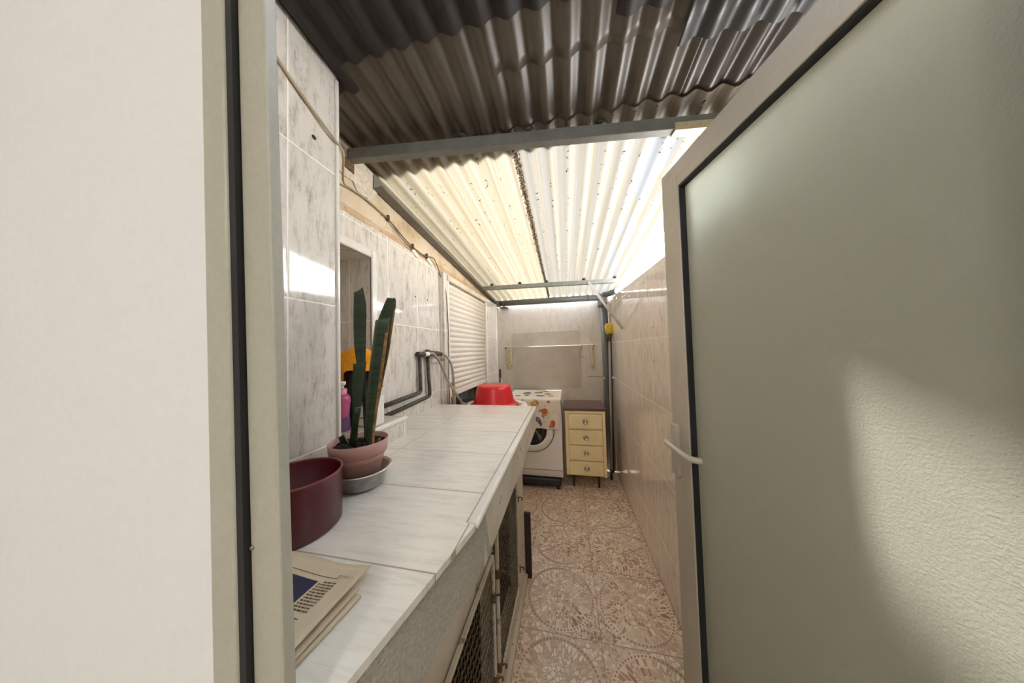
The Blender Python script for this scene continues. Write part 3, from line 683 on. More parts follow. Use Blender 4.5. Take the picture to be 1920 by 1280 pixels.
def hook(par, y, z):
    q = MB(); q.box((-0.285, y - 0.010, z - 0.016), (-0.268, y + 0.004, z + 0.016), 0, 0.003)
    q.tube(smooth_path([(-0.270, y, z + 0.004), (-0.258, y + 0.004, z + 0.006), (-0.252, y + 0.008, z - 0.002), (-0.256, y + 0.008, z - 0.012)], 4), 0.003, 8)
    q.build('latch', 'rust', par)
hook(da, 1.352, 0.60); hook(da, 1.352, 0.24); hook(da, 0.948, 0.555); hook(da, 0.948, 0.22); hook(db, 0.893, 0.52); hook(db, 0.893, 0.24)
b = MB(); b.box((-0.284, 1.573, 0.0), (-0.246, 1.597, 0.385), 0, 0.002)
tag(b.build('wood_strip', 'dark_wood'), 'dark brown wood strip standing against the end of the counter', 'wood strip')

# ---------------------------------------------------------------- laundry sink beyond the counter and red basin
sk = thing('laundry_sink', 'white laundry sink between the tiled counter and the washing machine', 'sink', (-0.56, 1.92, 0))
def rrect(x0, x1, y0, y1, r, n=8):
    out = []
    for cx, cy, a0 in ((x1 - r, y1 - r, 0), (x0 + r, y1 - r, 90), (x0 + r, y0 + r, 180), (x1 - r, y0 + r, 270)):
        for i in range(n + 1):
            a = math.radians(a0 + 90 * i / n); out.append((cx + r * math.cos(a), cy + r * math.sin(a)))
    return out
def loft(q, rings, m=0, cap0=True, cap1=True):
    V = [[q.v(p) for p in rg] for rg in rings]
    for a, c in zip(V, V[1:]):
        n = len(a)
        for i in range(n): q.f([a[i], a[(i + 1) % n], c[(i + 1) % n], c[i]], m, True)
    if cap0: q.f(V[0][::-1], m)
    if cap1: q.f(V[-1], m)
def sring(ins, z, r): return [(x, y, z) for x, y in rrect(-0.79 + ins, -0.305 - ins, 1.69 + ins, 2.09 - ins, r)]
b = MB()
loft(b, [sring(0.10, 0.40, 0.06), sring(0.055, 0.43, 0.07), sring(0.025, 0.50, 0.08), sring(0.012, 0.62, 0.10), sring(0.008, 0.90, 0.12), sring(0.0, 0.915, 0.13), sring(-0.004, 0.955, 0.13), sring(0.006, 0.972, 0.125), sring(0.040, 0.968, 0.10), sring(0.048, 0.95, 0.095), sring(0.10, 0.60, 0.05), sring(0.14, 0.58, 0.04)])
b.build('basin_body', 'white_plastic', sk)
b = MB(); b.box((-0.66, 1.80, 0.0), (-0.44, 2.05, 0.42), 0, 0.02); b.build('pedestal', 'white_plastic', sk)
b = MB()
b.lathe((-0.537, 1.86, 0.974), [(0, 0.156), (0.085, 0.157), (0.112, 0.154), (0.121, 0.147), (0.126, 0.135), (0.152, 0.03), (0.155, 0.022), (0.176, 0.018), (0.182, 0.010), (0.181, 0.001), (0.176, 0.001), (0.150, 0.014), (0.122, 0.125), (0.11, 0.148), (0, 0.150)], 64)
tag(b.build('washing_up_basin', 'red_basin'), 'bright red plastic basin turned upside down on the laundry sink', 'basin')

# ---------------------------------------------------------------- washing machine on a dolly, cloth cover
wm = thing('washing_machine', 'white front loading washing machine half covered by a fruit print cloth', 'washing machine', (-0.35, 2.87, 0.1))
WX0, WX1, WY0, WY1, WZ0, WZ1 = -0.645, -0.062, 2.62, 3.14, 0.102, 0.883
b = MB(); b.box((WX0, WY0 + 0.004, WZ0), (WX1, WY1, WZ1), 0, 0.010); b.build('cabinet', 'white_enamel', wm)
b = MB(); b.box((WX0 + 0.004, WY0 - 0.002, WZ0 + 0.004), (WX1 - 0.004, WY0 + 0.01, 0.168), 0, 0.003); b.build('kick_panel', 'kick', wm)
b = MB(); b.box((WX0 + 0.004, WY0 + 0.0, 0.168), (WX1 - 0.004, WY0 + 0.01, 0.171), 0); b.build('joint', 'line_dark', wm)
b = MB(); b.box((WX0 + 0.004, WY0 - 0.006, 0.765), (WX1 - 0.004, WY0 + 0.01, 0.873), 0, 0.004); b.build('control_panel', 'white_plastic', wm)
dm = Matrix.Translation((-0.362, WY0 + 0.004, 0.565)) @ Matrix.Rotation(math.pi / 2, 4, 'X')
b = MB(); b.M = dm; b.lathe((0, 0, 0), [(0.224, 0.0), (0.224, 0.006), (0.217, 0.006), (0.217, 0.0)], 64, closed=True); b.build('door_gap', 'line_dark', wm)
b = MB(); b.M = dm; b.lathe((0, 0, 0), [(0.217, 0.0), (0.217, 0.010), (0.210, 0.017), (0.165, 0.026), (0.152, 0.024), (0.147, 0.012), (0.147, 0)], 64); dd = b.build('door_ring', 'white_plastic', wm)
b = MB(); b.M = dm; b.lathe((0, 0, 0), [(0, 0.003), (0.08, 0.006), (0.128, 0.014), (0.146, 0.021), (0.1485, 0.018)], 64); b.build('door_glass', 'dark_glass', wm)
b = MB(); b.M = dm; b.lathe((0, 0, 0), [(0.105, 0.0115), (0.112, 0.0145), (0.119, 0.0125)], 48); b.build('glass_ridge', 'black_plastic', wm)
b = MB(); b.M = dm @ Matrix.Translation((0.182, -0.03, 0.02)); b.box((-0.022, -0.05, 0), (0.022, 0.05, 0.008), 0, 0.004); b.build('door_grip', 'white_plastic', wm)
dl = thing('appliance_dolly', 'black wheeled stand under the washing machine', 'dolly', (-0.35, 2.85, 0))
b = MB(); b.box((-0.66, 2.585, 0.035), (-0.085, 3.12, 0.098), 0, 0.012); b.build('platform', 'black_plastic', dl)
for x, y in ((-0.115, 2.60), (-0.62, 2.60), (-0.115, 3.06), (-0.62, 3.06)):
    b = MB(); b.M = Matrix.Translation((x, y, 0.02)) @ Matrix.Rotation(math.pi / 2, 4, 'Y')
    b.lathe((0, 0, 0), [(0, -0.011), (0.016, -0.011), (0.020, -0.007), (0.020, 0.007), (0.016, 0.011), (0, 0.011)], 20); b.build('wheel', 'black_plastic', dl)

# cloth: over the top, down the front, short fall on the right side
cz = WZ1 + 0.006
def cloth_pt(u, v, off=0.0):
    """u 0..1 left to right, v: 0 back edge of the top .. 1 lower front hem (arc length)"""
    top = 0.52; rad = 0.018; fall = 0.275; arc = rad * math.pi / 2; tot = top + arc + fall
    s = v * tot; x0 = -0.628; x1 = -0.066 - 0.024 * max(0, (s - top) / (fall + arc)); x = x0 + (x1 - x0) * u
    if s < top:
        y = WY0 - 0.034 + rad + (top - s); z = cz + 0.002 * math.sin(u * 22) * math.sin(v * 9) + off
    elif s < top + arc:
        a = (s - top) / rad; y = WY0 - 0.034 + rad - (rad + off) * math.sin(a); z = cz - rad + (rad + off) * math.cos(a)
    else:
        k = s - top - arc; y = WY0 - 0.036 - off - 0.006 * math.sin(u * 15 + 0.8) * (k / fall) - 0.004 * math.sin(u * 31 + k * 12) * (k / fall); z = cz - rad - k
        z += 0.006 * math.sin(u * 6) * (k / fall)
    return (x, y, z)
b = MB()
b.grid(lambda u, v: cloth_pt(u, v), 60, 70)
# right side fall, bowed out and tapering towards the back
def side_pt(u, v):
    y = WY0 - 0.034 + 0.018 + 0.42 * u; drop = 0.20 * (1 - u) ** 0.5 * v
    return (-0.066 + 0.020 * math.sin(v * math.pi * 0.5) - 0.004 * u, y, cz - drop - 0.001)
b.grid(side_pt, 14, 10)
def blob(cu, cv, ru, rv, m, lobes=0, amp=0.0, rot=0.0, off=0.003, n=18):
    ring = []
    for i in range(n):
        a = 2 * math.pi * i / n; rr = 1 + (amp * math.cos(lobes * a) if lobes else 0)
        px, py = ru * rr * math.cos(a), rv * rr * math.sin(a)
        ring.append((px * math.cos(rot) - py * math.sin(rot), px * math.sin(rot) + py * math.cos(rot)))
    cen = b.v(cloth_pt(cu, cv, off)); vs = [b.v(cloth_pt(min(1, max(0, cu + p[0] / 0.55)), min(1, max(0, cv + p[1] / 0.80)), off)) for p in ring]
    mid = [b.v(cloth_pt(min(1, max(0, cu + p[0] * 0.5 / 0.55)), min(1, max(0, cv + p[1] * 0.5 / 0.80)), off)) for p in ring]
    for i in range(n):
        j = (i + 1) % n
        b.f([cen, mid[i], mid[j]], m, True); b.f([mid[i], vs[i], vs[j], mid[j]], m, True)
def grapes(cu, cv, rot):
    pos = [(0, -0.035), (-0.014, -0.022), (0.013, -0.024), (-0.004, -0.010), (0.020, -0.006), (-0.020, -0.006), (0.006, 0.006), (0.024, 0.012), (0.012, 0.024), (0.028, 0.030), (0.022, 0.044)]
    for k, (px, py) in enumerate(pos):
        qx, qy = px * math.cos(rot) - py * math.sin(rot), px * math.sin(rot) + py * math.cos(rot)
        blob(cu + qx / 0.55, cv + qy / 0.80, 0.0105, 0.0105, 3, n=10, off=0.003 + 0.0003 * k)
def F_(px, py):
    """place on the front fall from metres right of the left hem and below the fold"""
    return (px / 0.55, (0.52 + 0.028 + py) / 0.823)
grapes(*F_(0.105, 0.045), 0.15); blob(*F_(0.17, 0.018), 0.034, 0.022, 2, 5, 0.25)
grapes(*F_(0.335, 0.205), -0.2); blob(*F_(0.285, 0.235), 0.032, 0.028, 2, 5, 0.22)
blob(*F_(0.285, 0.045), 0.036, 0.034, 4); blob(*F_(0.30, 0.062), 0.026, 0.024, 1, off=0.0038); blob(*F_(0.30, 0.012), 0.016, 0.02, 4, off=0.0034); blob(*F_(0.325, 0.022), 0.012, 0.026, 2, rot=-0.5)
blob(*F_(0.405, 0.115), 0.036, 0.036, 4); blob(*F_(0.40, 0.106), 0.029, 0.028, 0 + 5, off=0.0038); blob(*F_(0.36, 0.10), 0.012, 0.022, 2, rot=1.1); blob(*F_(0.385, 0.15), 0.012, 0.02, 2, rot=-0.3)
blob(*F_(0.485, 0.225), 0.026, 0.036, 5); blob(*F_(0.462, 0.25), 0.014, 0.016, 2, 4, 0.2)
blob(*F_(0.26, 0.14), 0.018, 0.018, 5); blob(*F_(0.435, 0.012), 0.015, 0.012, 5)
for px, py in ((0.30, 0.095), (0.40, 0.055), (0.40, 0.205), (0.49, 0.105), (0.20, 0.10), (0.44, 0.16)): blob(*F_(px, py), 0.004, 0.008, 2, 3, 0.3, rot=px * 9, n=9)
for cu, cv, ru, rv, m in ((0.33, 0.30, 0.05, 0.05, 3), (0.36, 0.45, 0.03, 0.04, 2), (0.62, 0.48, 0.05, 0.03, 3), (0.55, 0.25, 0.05, 0.05, 2), (0.75, 0.35, 0.035, 0.04, 5), (0.82, 0.5, 0.03, 0.03, 4), (0.68, 0.12, 0.04, 0.05, 2), (0.2, 0.5, 0.03, 0.03, 2)): blob(cu, cv, ru, rv, m)
tag(b.build('fruit_cloth', ['cloth_print', 'p_orange', 'p_green', 'p_purple', 'p_yellow', 'p_red'], solid=0.0, recalc=False), 'cream tablecloth printed with grapes and oranges draped over the washing machine', 'cloth')

# ---------------------------------------------------------------- drawer cabinet
cb = thing('drawer_cabinet', 'cream four drawer cabinet with dark red top beside the washing machine', 'cabinet', (0.17, 2.85, 0))
CX0, CX1, CY0, CY1 = -0.030, 0.350, 2.648, 3.06
b = MB()
b.box((CX0, CY0, 0.135), (CX1, CY1, 0.752), 1, 0.002)
b.box((CX0 - 0.002, CY0 - 0.012, 0.735), (CX1 + 0.006, CY0 + 0.02, 0.762), 0, 0.003)
b.box((CX0, CY0 - 0.010, 0.132), (CX0 + 0.030, CY0 + 0.02, 0.74), 0, 0.002); b.box((CX1 - 0.024, CY0 - 0.010, 0.125), (CX1 + 0.004, CY0 + 0.02, 0.74), 0, 0.002)
b.build('body', ['cream_laminate', 'cream_edge'], cb)
b = MB(); b.box((CX0 - 0.012, CY0 - 0.016, 0.762), (CX1 + 0.018, CY1, 0.786), 0, 0.003); b.build('top_board', 'granite', cb)
for zb, zt in ((0.588, 0.728), (0.432, 0.572), (0.281, 0.421), (0.135, 0.268)):
    b = MB(); b.box((CX0 + 0.031, CY0 - 0.018, zb), (CX1 - 0.027, CY0 + 0.01, zt), 0, 0.004); d_ = b.build('drawer', 'cream_laminate', cb)
    km = Matrix.Translation((0.165, CY0 - 0.018, (zb + zt) / 2 + 0.003)) @ Matrix.Rotation(math.pi / 2, 4, 'X')
    b = MB(); b.M = km; b.lathe((0, 0, 0), [(0.026, 0.0), (0.0265, 0.006), (0.022, 0.011), (0.017, 0.010), (0.014, 0.004), (0.008, 0.003), (0.0065, 0.010), (0, 0.0115)], 28); b.build('knob', 'chrome', d_)
for x in (CX0 + 0.07, CX1 - 0.07):
    for y in (CY0 + 0.045, CY1 - 0.05):
        b = MB(); b.tube([(x, y, 0.136), (x, y, 0.012), (x, y, 0.0)], [0.013, 0.010, 0.012], 14); b.build('leg', 'black_plastic', cb)

# ---------------------------------------------------------------- end wall furniture
b = MB()
b.prism([(-0.672, 1.592), (0.174, 1.606), (0.169, 0.897), (-0.668, 0.892)], 'y', YB - 0.006, YB - 0.001, 0, 0.001)
tag(b.build('wall_board', 'panel'), 'smooth grey beige board on the end wall above the washing machine', 'board')
ar = thing('wall_airer', 'cream folding clothes airer fixed across the end wall', 'clothes airer', (-0.2, 3.19, 1.27))
for x0, x1, lab in ((-0.738, -0.672, None), (0.292, 0.322, None)):
    b = MB(); n = 3 if x1 - x0 > 0.05 else 1
    b.box((x0, YB - 0.022, 1.145), (x1, YB - 0.007, 1.405), 0, 0.003)
    for k in range(n):
        w_ = (x1 - x0) / n; b.box((x0 + k * w_ + 0.004, YB - 0.030, 1.152), (x0 + (k + 1) * w_ - 0.004, YB - 0.020, 1.40), 0, 0.002)
    p_ = b.build('bracket', 'airer', ar)
    for z in (1.18, 1.37):
        b = MB(); b.M = Matrix.Translation((x1 - 0.006, YB - 0.031, z)) @ Matrix.Rotation(math.pi / 2, 4, 'X'); b.lathe((0, 0, 0), [(0, 0.003), (0.005, 0.002), (0.006, 0)], 10); b.build('screw', 'rust', p_)
for dz, dy in ((0.0, -0.045), (0.006, -0.06)):
    b = MB(); b.tube([(-0.748, YB + dy, 1.409 + dz), (0.33, YB + dy, 1.413 + dz * 0.6)], 0.0042, 8); b.build('rod', 'white_plastic', ar)
for x in (-0.742, 0.326):
    b = MB(); b.box((x - 0.006, YB - 0.068, 1.398), (x + 0.006, YB - 0.006, 1.418), 0, 0.002); b.build('rod_holder', 'rust', ar)
b = MB(); b.tube(smooth_path([(0.200, YB - 0.06, 1.422), (0.189, YB - 0.062, 1.419), (0.186, YB - 0.060, 1.40), (0.172, YB - 0.058, 1.34), (0.158, YB - 0.058, 1.295), (0.164, YB - 0.058, 1.272), (0.182, YB - 0.058, 1.272), (0.206, YB - 0.058, 1.300)], 6), 0.0026, 8)
tag(b.build('wire_hook', 'steel_dark'), 'bent wire hook hanging from the clothes airer rod', 'hook')
b = MB(); b.tube(smooth_path([(0.24, 3.10, 1.052), (0.30, 3.06, 1.056), (0.39, 3.05, 1.050), (0.505, 3.04, 1.046)], 5), 0.003, 8)
b.M = Matrix.Translation((0.415, 3.055, 1.040)) @ Matrix.Rotation(0.5, 4, 'Y'); b.tube([(-0.014, 0, 0), (0.014, 0, 0)], 0.010, 12, 1)
b.M = Matrix.Translation((0.497, 2.98, 1.050)); b.sphere((0, 0, 0), 0.013, 1); b.tube([(0, 0, 0), (0.015, 0, 0)], 0.007, 10, 1)
b.M = Matrix.Identity(4); b.tube([(0.497, 2.98, 1.05), (0.505, 3.04, 1.046)], 0.003, 8)
tag(b.build('cord_stub', ['cable_dark', 'white_plastic']), 'dark cord with a white plug stretched across the drain pipe', 'cord')
b = MB(); b.tube([(-0.825, 3.16, 0.84), (-0.826, 3.165, 1.04)], 0.008, 10, 1); b.tube([(-0.826, 3.165, 1.04), (-0.827, 3.17, 1.14)], 0.011, 10, 0)
b.tube([(-0.825, 3.155, 0.0), (-0.825, 3.16, 0.84)], 0.008, 10, 1)
tag(b.build('pole', ['dark_wood', 'steel_dark']), 'thin pole with dark grip standing behind the red basin', 'pole')
b = MB(); b.tube([(-0.806, 3.16, 0.0), (-0.810, 3.17, 1.03)], 0.007, 10)
tag(b.build('pole', 'white_plastic'), 'shorter white stick beside the dark gripped pole behind the red basin', 'pole')
# broom and pole in the right corner
br = thing('broom', 'upside down broom with yellow bristles leaning in the right corner', 'broom', (0.43, 2.86, 0))
b = MB(); b.tube([(0.428, 2.875, 0.03), (0.474, 2.965, 1.50)], 0.0115, 14); b.build('handle', 'hose_grey', br)
b = MB(); b.tube([(0.4255, 2.87, 0.0), (0.428, 2.875, 0.10)], 0.0135, 12); b.build('end_grip', 'black_plastic', br)
b = MB(); b.tube([(0.473, 2.963, 1.455), (0.475, 2.966, 1.50), (0.476, 2.967, 1.53)], [0.016, 0.024, 0.034], 14); b.build('socket', 'rust', br)
b = MB()
loft(b, [[(0.478 + rx * math.cos(a) + 0.003 * math.sin(5 * a + z * 90), 2.962 + ry * math.sin(a), z + 0.006 * math.sin(3 * a)) for a in [2 * math.pi * k / 28 for k in range(28)]] for rx, ry, z in ((0.026, 0.018, 1.515), (0.042, 0.024, 1.545), (0.052, 0.027, 1.585), (0.050, 0.026, 1.62), (0.036, 0.020, 1.642))])
b.build('bristles', 'yellow_bristle', br)
b = MB(); b.tube([(0.476, 3.035, 0.0), (0.497, 3.035, 1.62)], 0.0105, 12)
tag(b.build('pole', 'dark_wood'), 'brown pole leaning behind the yellow broom', 'pole')
b = MB(); b.tube([(0.489, 3.05, 1.40), (0.487, 3.06, 1.95), (0.470, 3.075, 2.02)], 0.009, 12)
tag(b.build('white_conduit', 'white_plastic'), 'white conduit running up beside the drain pipe', 'conduit')

# ---------------------------------------------------------------- water pipes, taps, hoses, cable
def wall_pipe(name, pts, r, label):
    q = MB(); q.tube(pts, r, 14); return tag(q.build(name, 'copper_dark'), label, 'pipe', 'water pipes on the left wall')
def elbowed(a, c, d_, rad=0.022, n=6):
    A, Cn, D = Vector(a), Vector(c), Vector(d_); u = (A - Cn).normalized(); v = (D - Cn).normalized()
    return [Cn + u * rad * (1 - k / n) ** 2 + v * rad * (k / n) ** 2 for k in range(n + 1)]
xp = XL + 0.018
wall_pipe('water_pipe', [(xp, 1.012, 1.148), *elbowed((xp, 1.012, 1.148), (xp, 1.328, 1.160), (xp, 1.322, 1.37)), (xp, 1.322, 1.375)], 0.0105, 'dark water pipe running up to the rear of the taps, upper of the two')
xq = XL + 0.020
wall_pipe('water_pipe', [(xq, 1.012, 1.100), *elbowed((xq, 1.012, 1.10), (xq, 1.424, 1.122), (xq, 1.400, 1.36)), (xq, 1.402, 1.375)], 0.0105, 'dark water pipe running up to the brass lever tap, lower of the two')
tp = thing('water_tap', 'left corroded pipe joint feeding the sagging grey hose', 'tap', (XL, 1.32, 1.375))
b = MB(); b.tube([(xp, 1.300, 1.376), (xp, 1.362, 1.374)], 0.015, 12); b.build('fitting', 'copper_dark', tp)
b = MB(); b.tube([(xp + 0.006, 1.362, 1.374), (xp + 0.012, 1.395, 1.376)], 0.014, 12); b.build('union_nut', 'white_plastic', tp)
tq = thing('water_tap', 'right corroded valve with a brass coloured lever', 'tap', (XL, 1.45, 1.38))
b = MB(); b.tube([(xq, 1.405, 1.35), (xq, 1.405, 1.402)], 0.013, 12); b.tube([(xq, 1.40, 1.38), (xq + 0.01, 1.515, 1.374)], [0.016, 0.017], 12); b.tube([(xq + 0.01, 1.515, 1.374), (xq + 0.012, 1.552, 1.372)], 0.013, 12); b.build('valve_body', 'copper_dark', tq)
b = MB(); b.tube([(xq + 0.01, 1.47, 1.362), (xq + 0.02, 1.48, 1.344), (xq + 0.024, 1.505, 1.336), (xq + 0.026, 1.560, 1.336)], [0.005, 0.006, 0.006, 0.008], 10); b.build('lever', 'brass', tq)
def hose(pts, label, r=0.008):
    q = MB(); q.tube(smooth_path(pts, 8), r, 12); return tag(q.build('hose', 'hose_grey'), label, 'hose', 'grey water hoses')
hose([(xp + 0.012, 1.395, 1.376), (xp + 0.03, 1.43, 1.372), (xp + 0.05, 1.475, 1.31), (xp + 0.07, 1.54, 1.19), (xp + 0.09, 1.60, 1.11), (xp + 0.10, 1.665, 1.035), (xp + 0.115, 1.73, 1.0), (xp + 0.14, 1.79, 0.90)], 'grey hose sagging diagonally from the left tap')
hose([(xq + 0.012, 1.552, 1.372), (xq + 0.02, 1.59, 1.365), (xq + 0.045, 1.622, 1.31), (xq + 0.055, 1.635, 1.23), (xq + 0.06, 1.64, 1.12), (xq + 0.06, 1.645, 1.02), (xq + 0.06, 1.65, 0.80), (xq + 0.06, 1.655, 0.5)], 'grey hose dropping straight down from the lever valve')
b = MB(); b.tube([(-0.752, 1.62, 1.185), (-0.746, 1.62, 0.70)], 0.011, 10)
tag(b.build('wood_stick', 'pale_wood'), 'weathered wooden stick standing upright by the hoses', 'stick')
cbt = thing('wall_cable', 'beige cable looping along the left wall from the pier to the window', 'cable', (-0.66, 0.5, 2.1))
b = MB(); b.tube(smooth_path([(-0.662, 0.30, 2.215), (-0.661, 0.46, 2.118), (-0.661, 0.545, 2.071), (-0.66, 0.64, 2.03), (-0.70, 0.70, 2.045), (-0.80, 0.80, 2.04), (-0.825, 0.86, 2.055), (-0.827, 0.93, 2.06), (-0.828, 1.0, 2.055), (-0.828, 1.075, 2.045)], 6), 0.0038, 8)
b.build('thick_run', 'cable', cbt)
b = MB(); b.tube(smooth_path([(-0.828, 1.06, 2.047), (-0.827, 1.12, 2.03), (-0.826, 1.20, 2.00), (-0.826, 1.28, 1.983), (-0.824, 1.36, 1.975), (-0.824, 1.42, 1.975), (-0.822, 1.50, 1.995), (-0.822, 1.55, 1.97), (-0.820, 1.60, 1.90), (-0.80, 1.632, 1.80), (-0.793, 1.642, 1.60), (-0.793, 1.646, 1.40), (-0.793, 1.64, 1.20), (-0.79, 1.645, 1.02)], 6), 0.0032, 8)
b.tube(smooth_path([(-0.826, 1.10, 2.036), (-0.824, 1.18, 1.99), (-0.824, 1.26, 1.965), (-0.824, 1.29, 1.975)], 5), 0.002, 6)
b.build('thin_run', 'cable_dark', cbt)
for y, z in ((1.085, 2.045), (1.29, 1.985), (1.44, 1.985)):
    b = MB(); b.box((XL, y - 0.006, z - 0.014), (XL + 0.012, y + 0.006, z + 0.016), 0, 0.002); b.build('clip', 'rust', cbt)
for y, z in ((1.315, 1.958), (1.475, 1.963)):
    b = MB(); b.M = Matrix.Translation((XL + 0.003, y, z)) @ Matrix.Rotation(-0.35, 4, 'X'); b.box((-0.003, -0.032, -0.012), (0.003, 0.032, 0.012), 0, 0.001)
    tag(b.build('tile_chip', 'shutter'), 'broken white tile chip on the plaster edge, ' + ('nearer the niche' if y < 1.4 else 'nearer the window'), 'tile chip', 'tile chips below the cable')
def drill_hole(wall, co, ang, r):
    q = MB(); q.M = Matrix.Translation(co) @ Matrix.Rotation(ang, 4, 'Y'); q.lathe((0, 0, 0), [(0, 0.001), (r, 0.0012), (r, 0)], 14); q.build('drill_hole', 'line_dark', bpy.data.objects[wall])
for co, r in (((-0.6665, 0.57, 1.994), 0.006), ((XL, 1.317, 1.706), 0.004), ((XL, 1.446, 1.711), 0.004)): drill_hole('wall_left', co, math.pi / 2, r)
for co in ((XR, 1.66, 1.50), (XR, 1.66, 1.30), (XR, 1.80, 1.80)): drill_hole('wall_right', co, -math.pi / 2, 0.004)
# peg and rag end at the far end of the counter
pg = thing('clothes_peg', 'pale wooden clothes peg on the far end of the counter edge', 'clothes peg', (-0.185, 1.50, 0.87))
for k, a in ((0, 0.25), (1, -0.05)):
    b = MB(); b.M = Matrix.Translation((-0.178, 1.53, 0.872)) @ Matrix.Rotation(a + 0.9, 4, 'Y'); b.box((-0.028, -0.005, 0.001 + 0.006 * k), (0.028, 0.005, 0.006 + 0.006 * k), 0, 0.001); b.build('jaw', 'pale_wood' if k == 0 else 'rust', pg)

# ---------------------------------------------------------------- things on the counter
b = MB()
b.lathe((-0.552, 0.43, ZC), [(0, 0.0), (0.076, 0.0), (0.080, 0.004), (0.081, 0.105), (0.0822, 0.1075), (0.0815, 0.110), (0.0785, 0.1095), (0.0775, 0.106), (0.0765, 0.008), (0, 0.006)], 72, mats=[0, 0, 0, 1, 1, 1, 0, 0, 0])
rp = thing('red_planter', 'empty dark red enamel pot on the counter beside the door frame', 'pot', (-0.552, 0.43, ZC))
b.build('pot', ['red_pot', 'red_pot_rim'], rp)
b = MB()
c0 = Vector((-0.552, 0.43, ZC + 0.07)); dirn = Vector((0.30, -0.95, 0)).normalized(); sd_ = Vector((-dirn.y, dirn.x, 0))
loop = []
for k in range(13):
    a = math.pi * k / 12
    loop.append(c0 + dirn * (0.082 + 0.018 * math.sin(a)) + sd_ * (0.022 * math.cos(a)) + Vector((0, 0, 0.014 * math.sin(a) - 0.01)))
b.tube(loop, 0.0042, 10)
b.build('rope_handle', 'rope', rp)
bw = MB()
BC = (-0.548, 0.602, ZC)
bw.lathe(BC, [(0, 0.0), (0.046, 0.0), (0.054, 0.006), (0.0665, 0.043), (0.0745, 0.0455), (0.0758, 0.0475), (0.0742, 0.049), (0.0655, 0.0475), (0.0640, 0.044), (0.052, 0.008), (0, 0.005)], 64)
tag(bw.build('steel_bowl', 'steel_bowl'), 'dented stainless steel bowl under the pink plant pot', 'bowl')
pp = thing('snake_plant', 'snake plant with cut off leaves in a dusty pink pot', 'potted plant', (BC[0], BC[1], ZC + 0.008))
PC = (-0.555, 0.600, ZC)
b = MB(); b.lathe(PC, [(0, 0.008), (0.044, 0.008), (0.047, 0.011), (0.0605, 0.083), (0.0625, 0.085), (0.067, 0.0855), (0.0715, 0.119), (0.0705, 0.121), (0.0685, 0.1205), (0.064, 0.085), (0.055, 0.06), (0, 0.055)], 64); b.build('pot', 'pink_pot', pp)
b = MB()
def soil_pt(u, v):
    a = 2 * math.pi * u; r = 0.0665 * v; n_ = 0.005 * math.sin(31 * u * 2 + 9 * v) * math.sin(17 * v + 5 * u * 6) + random.uniform(-0.0022, 0.0022)
    return (PC[0] + r * math.cos(a), PC[1] + r * math.sin(a), ZC + 0.106 + n_ * min(1, 3 * v))
b.grid(soil_pt, 48, 12); b.build('soil', 'soil', pp)
def leafmesh(L_, R_, y0, y1, thick, name='leaf', edge=None, bow=0.006, nz=16):
    """L_ / R_ left and right outline (x, z) from tip to root, y from tip to root; a thick folded blade"""
    def interp(P, k):
        P = [Vector((p[0], 0, p[1])) for p in P]; x = k * (len(P) - 1); i = min(int(x), len(P) - 2); return P[i].lerp(P[i + 1], x - i)
    q = MB(); rows = []
    for i in range(nz + 1):
        k = i / nz; l = interp(L_, k); r = interp(R_, k); y = y0 + (y1 - y0) * k; row = []
        for s in range(9):
            a = s / 8; p = l.lerp(r, a); th = thick * (0.25 + 0.75 * math.sin(math.pi * a)); fold = bow * math.sin(math.pi * a)
            row.append((p.x, y + fold - th / 2, p.z, p.x, y + fold + th / 2, p.z))
        rows.append(row)
    Fv = [[q.v(c[:3]) for c in r] for r in rows]; Bv = [[q.v(c[3:]) for c in r] for r in rows]
    for i in range(nz):
        for s in range(8):
            m = 1 if edge and edge(s, i / nz) else 0
            q.f([Fv[i][s], Fv[i][s + 1], Fv[i + 1][s + 1], Fv[i + 1][s]], m, True); q.f([Bv[i][s + 1], Bv[i][s], Bv[i + 1][s], Bv[i + 1][s + 1]], m, True)
        q.f([Bv[i][0], Fv[i][0], Fv[i + 1][0], Bv[i + 1][0]], 0, True); q.f([Fv[i][8], Bv[i][8], Bv[i + 1][8], Fv[i + 1][8]], 1 if edge else 0, True)
    q.f(Fv[0][::-1] + Bv[0], 1); q.f(Fv[-1] + Bv[-1][::-1], 0)
    return q.build(name, ['leaf', 'leaf_edge'], pp)
leafmesh([(-0.596, 1.567), (-0.597, 1.487), (-0.594, 1.409), (-0.579, 1.333), (-0.564, 1.242), (-0.558, 1.13)], [(-0.567, 1.581), (-0.553, 1.523), (-0.556, 1.408), (-0.557, 1.332), (-0.553, 1.242), (-0.549, 1.13)], 0.63, 0.622, 0.006)
leafmesh([(-0.562, 1.362), (-0.567, 1.315), (-0.568, 1.265), (-0.566, 1.222), (-0.575, 1.172), (-0.580, 1.138)], [(-0.522, 1.369), (-0.530, 1.308), (-0.539, 1.251), (-0.546, 1.223), (-0.561, 1.173), (-0.568, 1.138)], 0.59, 0.592, 0.005)
leafmesh([(-0.482, 1.474), (-0.491, 1.42), (-0.505, 1.337), (-0.516, 1.254), (-0.522, 1.184), (-0.514, 1.135)], [(-0.441, 1.479), (-0.450, 1.419), (-0.464, 1.337), (-0.479, 1.254), (-0.491, 1.186), (-0.496, 1.135)], 0.578, 0.582, 0.007, edge=lambda s, k: s >= 7 and k > 0.12, bow=-0.006)
